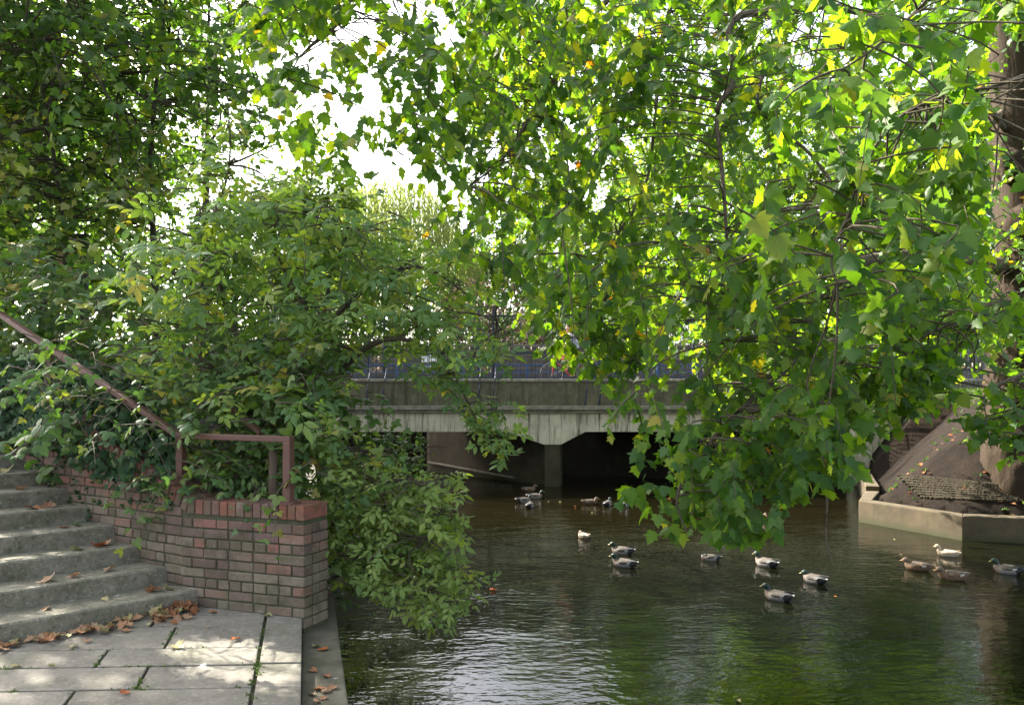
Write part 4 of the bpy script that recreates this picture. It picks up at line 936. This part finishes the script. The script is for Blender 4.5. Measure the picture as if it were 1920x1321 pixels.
def shrub(name, label, cat, px, d, ytop, wpx, mat, n, tmpl=SMALL, size=(.10, .2), group=None, zb=2.75, **kw):
    b = P(px, 0, d); b.z = zb; top = P(px, ytop, d).z; h = top-zb; r = wpx/2/F*d
    return tree(name, label, cat, b, h, r, mat, tmpl, n, .5, 9, size, 'darkbark', group, 0.0, .05, None, (), 0, 3, 6, clump=3, conn=4, **kw)
g2 = 'shrubs behind the stone wall across the road'
shrub('shrub', 'pinkish brown feathery shrub behind the tall iron railing', 'shrub', 905, 31, 495, 150, 'rusty', 420, group=g2)
shrub('shrub', 'dull green rounded shrub beside the willow, behind the stone wall', 'shrub', 770, 30, 545, 200, 'hedge', 420, group=g2)
shrub('shrub', 'dark evergreen bush behind the railing, right of the brown shrub', 'shrub', 1035, 30, 500, 180, 'hedge', 480, OVAL, (.12, .2), group=g2)
shrub('shrub', 'rusty leafed bush low against the stone wall under the railing spears', 'shrub', 985, 28.9, 595, 130, 'rusty', 260, group=g2)
shrub('shrub', 'grey green bush behind the cyclist, across the road', 'shrub', 1180, 31, 490, 220, 'hedge', 520, group=g2)
shrub('shrub', 'green bush behind the stone wall, seen low beneath the elder branches', 'shrub', 640, 30, 520, 190, 'hedge', 420, group=g2)
g3 = 'trees beyond the road'
for (px, d_, yt, wp, mt_, n_, lab) in [(1300, 38, 190, 400, 'fargreen', 2100, 'mid green tree beyond the road, left of its row behind the plane tree'), (1580, 36, 150, 430, 'fargreen', 2300, 'bright leafy tree beyond the road behind the middle of the plane tree'), (1870, 40, 120, 520, 'hedge', 2100, 'darker tree beyond the road behind the trunk of the plane tree'), (1100, 44, 330, 300, 'fargreen', 1300, 'small rounded tree beyond the road between willow and plane tree'), (930, 46, 380, 240, 'hedge', 1000, 'dusky green tree beyond the road, between the willow and the rounded tree'), (585, 33, 225, 150, 'fargreen', 900, 'slender hazy tree beyond the road, in the bright sky gap'), (440, 36, 400, 340, 'hedge', 1100, 'shady tree beyond the road behind the elder bush'), (200, 40, 200, 500, 'fargreen', 1100, 'big tree beyond the road behind the maples')]:
    b = P(px, 0, d_); b.z = 2.7; h = P(px, yt, d_).z-2.7; r = wp/2/F*d_
    tree('far_tree', lab, 'tree', b, h, r, mt_, SMALL, n_, .9, 10, (.24, .42), 'darkbark', g3, .06, .22, None, (), .55, 1, 10, clump=4, conn=9)
hg = thing('hedge', 'long dark hedge closing the view beyond the far trees', 'hedge')
a = np.stack([rng.uniform(-60, 70, 5200), rng.uniform(47, 49.2, 5200), rng.uniform(2.6, 5.4, 5200)], 1); d, cvs = twigs(a, .6, 8, size=(.25, .45)); leaves(d, SMALL, 'foliage', M['hedge'], hg)
m = MB(); 
for x in range(-60, 70, 2): m.tube([(x, 48, 2.4), (x+random.gauss(0, .2), 48.2, 3.6), (x+random.gauss(0, .3), 48.1, 5)], [.07, .05, .02], 5)
m.build('stems', M['darkbark'], hg)
# bank plants seen through the left arch
yy_ = rng.uniform(27.6, 31.5, 520); a = np.stack([2.0-2.6*(yy_-26)+rng.uniform(-.3, 2.2, 520), yy_, rng.uniform(.1, 2.7, 520)], 1)
fb = thing('bank_shrub', 'leafy bank shrub seen through the left opening under the bridge', 'shrub'); d, cvs = twigs(a, .5, 9, size=(.13, .22)); leaves(sel(d, keep(d['pos'])), OVAL, 'foliage', M['fargreen'], fb)
m = MB(); shoots(m, cvs, [], np.ones(len(cvs), bool), .01, 1, 4); m.build('stems', M['darkbark'], fb, True)
wp = np.stack([rng.uniform(7.6, 11.5, 260), rng.uniform(14.0, 18, 260)], 1); wh2 = height(wp[:, 0], wp[:, 1]); kk = (wh2 > .5) & (rng.random(260) < .55); wp = wp[kk]; wh2 = wh2[kk]
wpos = np.repeat(np.stack([wp[:, 0], wp[:, 1], wh2-.01], 1), 7, 0)+rng.normal(0, .035, (len(wp)*7, 3))*np.array([1, 1, .1]); wtd = rng.normal(0, .7, wpos.shape); wtd[:, 2] = .8
tag(grow(*OVAL, wpos, wtd, rng.normal(0, 1, wpos.shape), rng.uniform(.03, .08, len(wpos)), rng.random(len(wpos)), 'weeds', M['hedge']), 'small weeds dotted over the bare earth bank', 'weeds', kind='stuff')
# grass on the right bank top
gp = np.stack([rng.uniform(6.5, 18, 9000), rng.uniform(16.5, 21.8, 9000)], 1); gh = height(gp[:, 0], gp[:, 1]); k = gh > 2.3; gp = gp[k]; gh = gh[k]
pos = np.stack([gp[:, 0], gp[:, 1], gh-.01], 1); td = rng.normal(0, .35, pos.shape); td[:, 2] = 1; nr = rng.normal(0, 1, pos.shape)
tag(grow(*BLADE, pos, td, nr, rng.uniform(.06, .13, len(pos)), rng.random(len(pos)), 'grass', M['grassy']), 'short grass on top of the right bank', 'grass', kind='stuff')

# ================================================================== ducks
def duck_mesh(kind, yaw=0.0, tuck=0.0, neck=1.0):
    neck = neck*.9-.78
    """one continuous body lofted tail to crown; returns (mesh builder, bill builder)"""
    # x, z, half width, half height, zone
    S = [(-.245, .118, .012, .006, 't'), (-.228, .112, .030, .014, 'r'), (-.200, .100, .054, .034, 'r'), (-.160, .084, .078, .058, 'r'), (-.112, .068, .098, .080, 'b'), (-.055, .058, .110, .094, 'b'), (.010, .056, .114, .100, 'b'), (.065, .060, .108, .100, 'b'), (.108, .068, .094, .092, 'c'), (.138, .084, .074, .076, 'c'), (.152, .112, .056, .060, 'c')]
    Hd = [(.156, .140+.030*neck, .047, .050, 'n'), (.159, .150+.046*neck, .043, .045, 'n'), (.163, .158+.062*neck, .044, .047, 'h'), (.172, .170+.080*neck, .048, .052, 'h'), (.194, .181+.092*neck, .047, .050, 'h'), (.221, .178+.090*neck, .037, .036, 'h'), (.240, .171+.087*neck, .018, .018, 'h')]
    pts = []; piv = Vector((.150, 0, 0))
    for x, z, w, h, q in S: pts.append((Vector((x, 0, z)), w, h, q, 0))
    for i, (x, z, w, h, q) in enumerate(Hd):
        v = Vector((x, 0, z)); f = min(1, i/3); v = piv+Matrix.Rotation(yaw*f, 3, 'Z') @ (v-piv); v.z -= tuck*.045*f; v.x -= tuck*.03*f
        pts.append((v, w, h, q, yaw*f))
    mb = MB(); n = 16; k = len(pts)
    for i, (p, w, h, q, yw) in enumerate(pts):
        t_ = (pts[min(i+1, k-1)][0]-pts[max(i-1, 0)][0]); t_.normalize()
        side = Matrix.Rotation(yw, 3, 'Z') @ Vector((0, 1, 0)); side = (side-t_*side.dot(t_)).normalized(); up = t_.cross(side)
        if i > 13: up = (up+Vector((0, 0, .8))).normalized()
        for j in range(n):
            a = 2*math.pi*j/n; c, s = math.cos(a), math.sin(a)
            mb.v.append(tuple(p+side*c*w+up*s*h*(1.0 if s > 0 else .9)))
    zone = {'t': 3, 'r': 4, 'b': 0, 'c': 1, 'n': 5, 'w': 6, 'h': 5}
    for i in range(k-1):
        q = pts[i][3]
        for j in range(n):
            a = (j+.5)/n*2*math.pi; mi = zone[q]
            if q == 'b' and math.sin(a) > .55: mi = 2
            if q == 'r' and i < 3 and math.sin(a) < -.2: mi = 4
            mb.f.append((i*n+j, i*n+(j+1) % n, (i+1)*n+(j+1) % n, (i+1)*n+j)); mb.m.append(mi); mb.r.append(.5)
    mb.f.append(tuple(range(n))); mb.m.append(zone['t']); mb.r.append(.5); mb.f.append(tuple((k-1)*n+j for j in range(n))[::-1]); mb.m.append(5); mb.r.append(.5)
    p = pts[-2][0]; rot = Matrix.Rotation(yaw, 3, 'Z'); bl = MB()
    sec = [(-.004, -.002, .014, .014), (.014, -.008, .0120, .009), (.030, -.013, .013, .006), (.042, -.016, .011, .004), (.046, -.017, .005, .002)]
    for dx, dz, w, h in sec:
        for j in range(8):
            a = 2*math.pi*j/8; bl.v.append(tuple(p+rot @ Vector((.008+dx, w*math.cos(a), dz+h*math.sin(a)))))
    for i in range(len(sec)-1):
        for j in range(8): bl.f.append((i*8+j, i*8+(j+1) % 8, (i+1)*8+(j+1) % 8, (i+1)*8+j)); bl.m.append(0); bl.r.append(.5)
    bl.f.append(tuple(32+j for j in range(8))); bl.m.append(0); bl.r.append(.5)
    ey = []
    for s in (-1, 1): ey.append(pts[-3][0]+rot @ Vector((.014, s*.044, .012)))
    return mb, bl, ey
def wing_mesh(s):
    mb = MB(); sec = [(.085, .098, .004, .01), (.06, .100, .046, .5), (.0, .100, .060, 1), (-.07, .108, .052, 1), (-.13, .122, .036, 1), (-.185, .134, .018, 1), (-.225, .140, .004, 1)]
    n = 10
    for i, (x, z, h, f) in enumerate(sec):
        yc = s*(.100-.22*max(0, -x-.02)*.55 - (.02 if i == 0 else 0)); 
        for j in range(n):
            a = 2*math.pi*j/n; c, q = math.cos(a), math.sin(a)
            mb.v.append((x, yc+s*c*.014-s*max(0, q)*h*.55, z+q*h*.75))
    for i in range(len(sec)-1):
        for j in range(n):
            mi = 0 if i < 3 else 1
            if i == 3 and 6 <= j <= 9: mi = 2
            mb.f.append((i*n+j, i*n+(j+1) % n, (i+1)*n+(j+1) % n, (i+1)*n+j)); mb.m.append(mi); mb.r.append(.5)
    mb.f.append(tuple(range(n))); mb.m.append(0); mb.r.append(.5)
    return mb
def make_duck(kind, label, px, py, ang, yaw=0.0, tuck=0.0, neck=1.0, scale=1.0, group=None):
    d = F*CH/(py-HY); v = P(px, py, d)
    t_ = thing({'drake': 'mallard_drake', 'hen': 'mallard_hen', 'pale': 'mallard_hen'}[kind], label, 'duck', (v.x, d, -.012), group, R(ang)); t_.scale = (scale*random.uniform(.85, .93),)*3
    mb, bl, ey = duck_mesh(kind, R(yaw), tuck, neck)
    mats = {'drake': [M['grey'], M['breast'], M['brownback'], M['ring'], M['rump'], M['green'], M['ring']],
            'hen': [M['hen'], M['hen'], M['brownback'], M['henhead'], M['hen'], M['henhead'], M['henhead']],
            'pale': [M['palehen'], M['palehen'], M['palehen'], M['ring'], M['palehen'], M['palehen'], M['palehen']]}[kind]
    b = mb.build('body', mats, t_, True)
    sb = b.modifiers.new('s', 'SUBSURF'); sb.levels = 1; sb.render_levels = 2
    bl.build('bill', M['bill'] if kind == 'drake' else M['orbill'], t_, True)
    for e in ey:
        m = MB(); m.lathe(e, [(.0005, -.005), (.004, -.003), (.005, 0), (.004, .003), (.0005, .005)], 8); m.build('eye', M['eye'], t_, True)
    for s in (-1, 1):
        wm = {'drake': [M['brownback'], M['rump'], M['ring']], 'hen': [M['hen'], M['brownback'], M['ring']], 'pale': [M['palehen'], M['palehen'], M['ring']]}[kind]
        w_ = wing_mesh(s).build('wing', wm, t_, True); sb = w_.modifiers.new('s', 'SUBSURF'); sb.levels = 1; sb.render_levels = 1
    if kind == 'drake':
        m = MB(); m.tube([(-.20, 0, .095), (-.215, 0, .115), (-.20, 0, .128), (-.188, 0, .120)], [.010, .008, .006, .003], 6); m.build('tail_curl', M['rump'], t_, True)
    return t_
gd = 'mallards floating on the river'
D_ = [('hen', 'dark brown hen in the shade under the bridge, behind two pale drakes', 992, 921, 5, 0, 0, 1, 1.0),
      ('drake', 'drake swimming right with yellow bill, beside the middle bridge pier', 1003, 934, 0, 0, 0, 1, 1.05),
      ('drake', 'drake with a white edged tail, just behind the white rumped one near the pier', 982, 941, 12, 30, .2, .9, 1.0),
      ('drake', 'small pale drake seen from behind with head bowed, nearest of the cluster by the pier', 993, 951, 68, 40, .6, .6, .95),
      ('hen', 'tan brown hen resting in front of the right bridge opening', 1106, 945, 5, 0, .3, .8, 1.0),
      ('drake', 'plump pale drake seen from behind next to the tan hen', 1139, 948, 62, 0, .1, .9, 1.0),
      ('drake', 'drake half hidden by the hanging plane leaves below the bridge opening', 1171, 950, 55, 0, .2, .9, .95),
      ('pale', 'light buff hen twisting its neck alone in mid river', 1094, 1008, 115, 140, .4, .7, .78),
      ('drake', 'drake facing left, farther one of a close pair in mid river', 1167, 1038, 158, 0, .1, .95, 1.0),
      ('drake', 'drake facing left, nearer one of a close pair in mid river', 1171, 1062, 155, 0, .1, .95, 1.05),
      ('drake', 'drake partly behind the lowest plane leaves, head tucked away', 1332, 1050, 170, 150, .7, .5, .85),
      ('drake', 'drake with raised dark head right of the lowest plane leaves', 1437, 1061, 128, 0, 0, 1.05, 1.0),
      ('drake', 'drake with lowered head beneath the dangling bare twig', 1527, 1092, 122, 20, .3, .6, .97),
      ('drake', 'large glossy green headed drake, nearest to the camera on the river', 1459, 1124, 138, 10, 0, 1.0, 1.0),
      ('pale', 'sunlit cream coloured hen in front of the concrete embankment', 1777, 1042, 150, 0, -.1, 1.1, .92),
      ('hen', 'reddish brown hen left of the mottled one with a white tail', 1721, 1068, 150, 0, .2, .8, 1.0),
      ('hen', 'mottled hen with whitish tail, below the sunlit cream bird', 1786, 1086, 172, 0, .3, .8, 1.05),
      ('drake', 'drake by itself at the right edge near the embankment', 1890, 1074, 145, 0, .0, 1.0, 1.0),
      ('hen', 'small brown hen facing the camera under the hanging plane branch', 1432, 974, -95, 0, .2, .9, .9)]
for a in D_: make_duck(*a, group=gd)

# ================================================================== cyclist
cx, yb, zr_ = px2x(1064, 23.35), 23.35, 2.86
bi = thing('bicycle', 'red bicycle being ridden left across the bridge behind the railing', 'bicycle', (cx, yb, zr_))
wr = .345
for wx in (-.46, .58):
    wh = bpy.data.objects.new('wheel', None); C.objects.link(wh); wh.parent = bi; wh.location = (wx, 0, wr)
    m = MB(); pts_ = [(wr*math.cos(a), 0, wr*math.sin(a)) for a in np.linspace(0, 2*math.pi, 33)]; m.tube(pts_, .022, 8, 0, False); m.build('tyre', M['rubber'], wh, True)
    m = MB(); m.tube([(.93*x, 0, .93*z) for x, _, z in pts_], .011, 6, 0, False)
    for k in range(16): a = k*math.pi/8; m.tube([(0, .02*(-1)**k, 0), (.93*wr*math.cos(a), 0, .93*wr*math.sin(a))], .0022, 3)
    m.lathe((0, 0, 0), [(.02, -.03), (.02, .03)], 8); m.build('rim', M['steel'], wh)
m = MB(); bbk = (.12, 0, .29); hd = (-.33, 0, .82); hb = (-.36, 0, .72); stp = (.27, 0, .83)
for a, b, r in ((bbk, hb, .021), (hd, stp, .018), (bbk, stp, .018), (hd, hb, .022)): m.tube([a, b], r, 8)
for s in (-.05, .05): m.tube([bbk, (.58, s, wr)], .011, 6); m.tube([stp, (.58, s, wr)], .010, 6)
m.build('frame', M['red'], bi, True)
m = MB()
for s in (-.05, .05): m.tube([hb, (-.40, s, .66), (-.46, s, wr)], .013, 6)
m.build('fork', M['red'], bi, True)
m = MB(); m.tube([(-.33, 0, .80), (-.34, 0, .98)], .014, 6); m.tube([(-.30, -.30, 1.0), (-.36, -.12, .99), (-.36, .12, .99), (-.30, .30, 1.0)], .013, 6); m.build('handlebar', M['black'], bi, True)
m = MB(); m.box((-.40, 0, .84), (.09, .12, .11)); m.build('front_lamp', M['white'], bi, False, .02)
m = MB(); m.tube([stp, (.29, 0, .95)], .013, 6); m.lathe((.30, 0, .97), [(.02, -.02), (.09, -.01), (.10, .015), (.05, .03)], 10); m.build('saddle', M['black'], bi, True)
m = MB(); m.tube([(.12, -.02, .29), (.24, -.10, .20)], .012, 6); m.tube([(.12, .02, .29), (0, .10, .38)], .012, 6); m.box((.24, -.13, .20), (.09, .08, .02)); m.box((0, .13, .38), (.09, .08, .02)); m.build('cranks', M['black'], bi)
pe = thing('person', 'cyclist in a checked shirt and dark shorts riding left across the bridge', 'person', (cx, yb, zr_))
V_ = []; E__ = []; Rr = []
def jn(p, r, par=None):
    V_.append(p); Rr.append(r); i = len(V_)-1
    if par is not None: E__.append((par, i))
    return i
hip = jn((.30, 0, 1.05), .135); w1 = jn((.25, 0, 1.20), .125, hip); c1_ = jn((.15, 0, 1.38), .145, w1); sh = jn((.09, 0, 1.50), .12, c1_); nk = jn((.05, 0, 1.58), .055, sh); h0 = jn((.03, 0, 1.66), .075, nk); h1 = jn((.025, 0, 1.74), .092, h0); h2 = jn((.03, 0, 1.81), .075, h1)
for s, kn, an, toe in ((-1, (-.06, -.14, .80), (.18, -.15, .33), (.05, -.15, .24)), (1, (-.16, .14, .93), (-.01, .15, .50), (-.14, .15, .42))):
    hj = jn((.24, .10*s, 1.02), .10, hip); k_ = jn(kn, .062, hj); a_ = jn(an, .042, k_); jn(toe, .035, a_)
    s1 = jn((.08, .19*s, 1.47), .062, sh); e1_ = jn((-.05, .26*s, 1.24), .045, s1); w_ = jn((-.25, .27*s, 1.06), .030, e1_)
    pl = jn((-.30, .27*s, 1.035), .028, w_)
    for f in range(4): a = jn((-.335, .27*s+(f-1.5)*.018, 1.045-.004*f), .0095, pl); b = jn((-.350, .27*s+(f-1.5)*.018, 1.02), .009, a); jn((-.335, .27*s+(f-1.5)*.018, .992+.003*f), .008, b)
    a = jn((-.30, .235*s, 1.02), .011, pl); jn((-.315, .225*s, .995), .009, a)
me = bpy.data.meshes.new('body'); me.from_pydata(V_, E__, []); bo = bpy.data.objects.new('body', me); C.objects.link(bo)
sk = bo.modifiers.new('s', 'SKIN'); 
for i, r in enumerate(Rr): me.skin_vertices[0].data[i].radius = (r, r)
me.skin_vertices[0].data[0].use_root = True
ss = bo.modifiers.new('u', 'SUBSURF'); ss.levels = 2; ss.render_levels = 2
dg = bpy.context.evaluated_depsgraph_get(); bpy.context.view_layer.update(); me2 = bpy.data.meshes.new_from_object(bo.evaluated_get(bpy.context.evaluated_depsgraph_get()))
bpy.data.objects.remove(bo)
for mm in (M['skin'], M['shirt'], M['shorts'], M['rubber']): me2.materials.append(mm)
for p in me2.polygons:
    c = p.center; p.use_smooth = True
    arm = abs(c.y) > .21 and c.x < .05
    if c.z > 1.12 and c.z < 1.545 and not arm: p.material_index = 1
    elif c.z <= 1.12 and c.z > .86 and c.x > -.06 and not (abs(c.y) > .2): p.material_index = 2
    elif c.z < .30 or (c.y > .1 and c.z < .47): p.material_index = 3
    else: p.material_index = 0
bo = bpy.data.objects.new('body', me2); C.objects.link(bo); bo.parent = pe
m = MB(); m.lathe((.045, 0, 1.80), [(.075, -.06), (.092, -.01), (.083, .045), (.045, .075), (.003, .085)], 14); m.build('hair', M['hairbrown'], pe, True)
m = MB(); m.add([(-.065, 0, 1.755), (-.062, .014, 1.715), (-.062, -.014, 1.715), (-.092, 0, 1.715), (-.06, 0, 1.700)], [(0, 1, 3), (0, 3, 2), (1, 4, 3), (2, 3, 4)])
m.build('nose', M['skin'], pe, True)
for s in (-1, 1):
    m = MB(); m.lathe((-.055, .033*s, 1.752), [(.001, -.008), (.008, 0), (.001, .008)], 8); m.build('eye', M['eye'], pe)
    m = MB(); m.lathe((.03, .092*s, 1.735), [(.004, -.03), (.013, -.015), (.015, .01), (.006, .03)], 8); m.build('ear', M['skin'], pe, True)
m = MB(); m.box((-.062, 0, 1.683), (.012, .045, .010)); m.build('mouth', M['breast'], pe, False, .004)

# ================================================================== fallen leaves
def dead_mesh(seed):
    r = random.Random(seed); v, f = PLANE; c1, c2, tw = r.uniform(.3, 1.1), r.uniform(-.5, .9), r.uniform(-.6, .6)
    vs_ = []
    for x, y, z in v: vs_.append((x*(1-.18*c1), (y-.4), abs(x)**1.5*c1+(y-.4)**2*c2*.7+tw*x*(y-.4)+r.uniform(-.03, .03)))
    zmin = min(p[2] for p in vs_); vs_ = [(x, y, z-zmin) for x, y, z in vs_]
    m = MB(); m.add(vs_, f); m.tube([(0, -.40, .02-zmin*.3), (.03, -.62, .04), (.06, -.85, .06)], [.014, .011, .009], 4)
    me = bpy.data.meshes.new('leaf'); me.from_pydata(m.v, [], m.f); me.polygons.foreach_set('use_smooth', np.ones(len(m.f), bool)); return me
DM = {}
for mk in ('dead', 'deadyellow', 'deadgreen', 'deadred'):
    DM[mk] = []
    for i in range(6):
        me = dead_mesh(i*7+len(mk)); me.materials.append(M[mk]); DM[mk].append(me)
def fallen(loc, size, mk='dead', label=None, group=None, tilt=.25, name='fallen_leaf'):
    o = bpy.data.objects.new(name, random.choice(DM[mk])); C.objects.link(o); o.location = loc; o.scale = (size,)*3
    o.rotation_euler = (random.gauss(0, tilt), random.gauss(0, tilt), random.uniform(0, 6.28)); return tag(o, label, 'leaf', group)
n0 = Vector((-.714, .70))
HL, HG = 'dry curled brown leaf in the drift along the foot of the bottom step', 'fallen leaves drifted along the foot of the bottom step'
for i in range(150):
    f = random.random()
    if i < 52: s = random.uniform(-.02, .32); off = abs(random.gauss(0, .10)); zz_ = random.uniform(0, .07)*max(0, 1-off/.14)
    else: s = .1+1.75*f; off = abs(random.gauss(0, .075)); zz_ = random.uniform(0, .025)
    p = nose(0)-u_*(s-.05)-n0*(.03+off)
    fallen((p.x, p.y, 1.013+zz_), random.uniform(.045, .085), 'deadgreen' if i in (60, 75) else ('deadyellow' if random.random() < .17 else 'dead'), HL if i not in (60, 75) else None, HG, .35 if i >= 52 else .6)
for o in [o for o in C.objects if o.get('group') == HG and 'label' not in o]: o['label'] = 'green leaf lying among the brown drift at the foot of the bottom step'
def onplane(px, py, z): d = F*(CH-z)/(py-HY); v = P(px, py, d); return (v.x, d, z+.004)
for (px, py, mk, sz, lab) in [(334, 1214, 'deadyellow', .10, 'broad olive leaf lying flat at the edge of the sunlit patch of paving'), (440, 1200, 'deadred', .06, 'small orange brown leaf on the paving right of the olive one'), (234, 1299, 'deadred', .055, 'bright yellow orange leaf near the bottom edge of the paving'), (98, 1250, 'deadyellow', .05, 'little tan leaf on the middle paving row'), (28, 1250, 'deadyellow', .06, 'pale green leaf on the paving at the far left'), (163, 1203, 'dead', .06, 'dark curled leaf alone on the paving below the drift'), (237, 1183, 'dead', .06, 'thin brown leaf on the paving in front of the drift'), (390, 1176, 'dead', .03, 'tiny brown leaf fragment on the first paving row by the wall'), (502, 1155, 'deadyellow', .06, 'yellow leaf at the foot of the brick wall near its corner'), (400, 1148, 'dead', .07, 'pale curled leaf against the foot of the brick wall'), (137, 1212, 'deadyellow', .05, 'lime coloured leaf just below the drift')]:
    fallen(onplane(px, py, 1.012), sz, mk, lab, 'fallen leaves scattered on the paving', .12)
def onstep(px, k, back): # on the kth tread, back metres behind its nosing
    best = None
    for i in range(400):
        p = nose(k)-u_*(i*.01-.3)+n0*back; x = CX+F*p.x/p.y
        if best is None or abs(x-px) < best[0]: best = (abs(x-px), p)
    return (best[1].x, best[1].y, STEPZ[k]+.004)
for (px, k, back, mk, sz, lab) in [(290, 0, .14, 'dead', .10, 'big pinkish brown leaf on the first step near the wall'), (315, 0, .13, 'deadyellow', .08, 'tan leaf beside the pinkish one on the first step'), (195, 0, .17, 'deadyellow', .045, 'small straw leaf in the middle of the first step'), (88, 1, .15, 'dead', .10, 'large spread brown leaf on the second step'), (140, 1, .14, 'dead', .07, 'curled pink brown leaf on the second step, right of the large one'), (205, 1, .16, 'dead', .07, 'flat reddish leaf at the right end of the second step'), (145, 2, .12, 'deadyellow', .08, 'yellow leaf on the third step'), (180, 2, .16, 'deadred', .10, 'orange leaf on the third step beside the yellow one'), (197, 2, .2, 'dead', .08, 'brown leaf at the wall end of the third step'), (120, 3, .14, 'deadred', .06, 'rusty leaf on the fourth step'), (145, 3, .16, 'deadgreen', .07, 'green leaf on the fourth step'), (62, 4, .14, 'dead', .11, 'large brown leaf on the fifth step'), (92, 4, .16, 'dead', .10, 'copper leaf overlapping at the right of the fifth step'), (38, 5, .15, 'dead', .08, 'brown leaf on the sixth step'), (12, 6, .15, 'deadyellow', .11, 'golden leaf on the highest visible step'), (86, 0, .2, 'dead', .06, 'pale brown leaf toward the left of the first step')]:
    fallen(onstep(px, k, back), sz*1.25, mk, lab, 'fallen leaves on the steps', .3)
for (px, py, mk, lab) in [(592, 1212, 'deadyellow', 'yellow leaf on the wet ledge, nearest the wall'), (606, 1218, 'deadred', 'orange leaf on the wet ledge'), (588, 1258, 'dead', 'brown leaf halfway along the wet ledge'), (612, 1268, 'dead', 'pinkish leaf at the water side of the ledge'), (598, 1292, 'dead', None), (612, 1297, 'dead', None), (585, 1303, 'dead', None), (606, 1309, 'dead', None), (622, 1291, 'dead', None), (593, 1316, 'dead', None), (618, 1112, 'dead', 'dark curled leaf on the ledge beside the end of the brick wall'), (615, 1092, 'dead', 'brown leaf stuck at the back of the ledge under the elder shrub')]:
    fallen(onplane(px, py, .902), random.uniform(.04, .07), mk, lab or 'one of the soggy brown leaves clumped at the near end of the ledge', 'fallen leaves on the ledge', .15)
FL = [(925, 1106, 'deadred', .10, 'bright orange leaf floating by the elder shrub'), (1050, 941, 'deadyellow', .07, 'pale yellow leaf floating right of the bridge pier'), (1028, 940, 'deadyellow', .04, 'tiny yellow leaf floating in the reflection of the pier'), (1079, 950, 'deadred', .05, 'small orange leaf floating left of the tan hen'), (1110, 961, 'deadyellow', .05, 'cream leaf floating below the tan hen'), (1566, 1118, 'deadred', .04, 'orange speck of leaf floating right of the largest drake'), (1690, 1040, 'deadyellow', .05, 'yellow leaf floating left of the sunlit cream hen'), (1676, 1011, 'deadyellow', .04, 'small pale leaf floating near the embankment'), (1385, 1314, 'deadyellow', .05, 'tan leaf floating near the bottom of the picture'), (1255, 935, 'deadred', .09, 'red leaf floating behind the hanging plane leaves')]
for px, py, mk, sz, lab in FL: fallen(onplane(px, py, 0.004), sz, mk, lab, 'leaves floating on the river', .05, 'floating_leaf')
for k in range(60):
    y = rng.uniform(14.0, 17.5); f = .45+rng.random()*2.4; x = 7.25+abs(16-y)*.50+f
    fallen((x, y, gz(x, y)+.015), rng.uniform(.06, .10), random.choice(['dead', 'dead', 'deadred']), 'dry brown leaf lying on the bare earth bank', 'fallen leaves on the earth bank', .3)
print('polys', sum(len(o.data.polygons) for o in C.objects if o.type == 'MESH'), 'objects', len(C.objects))
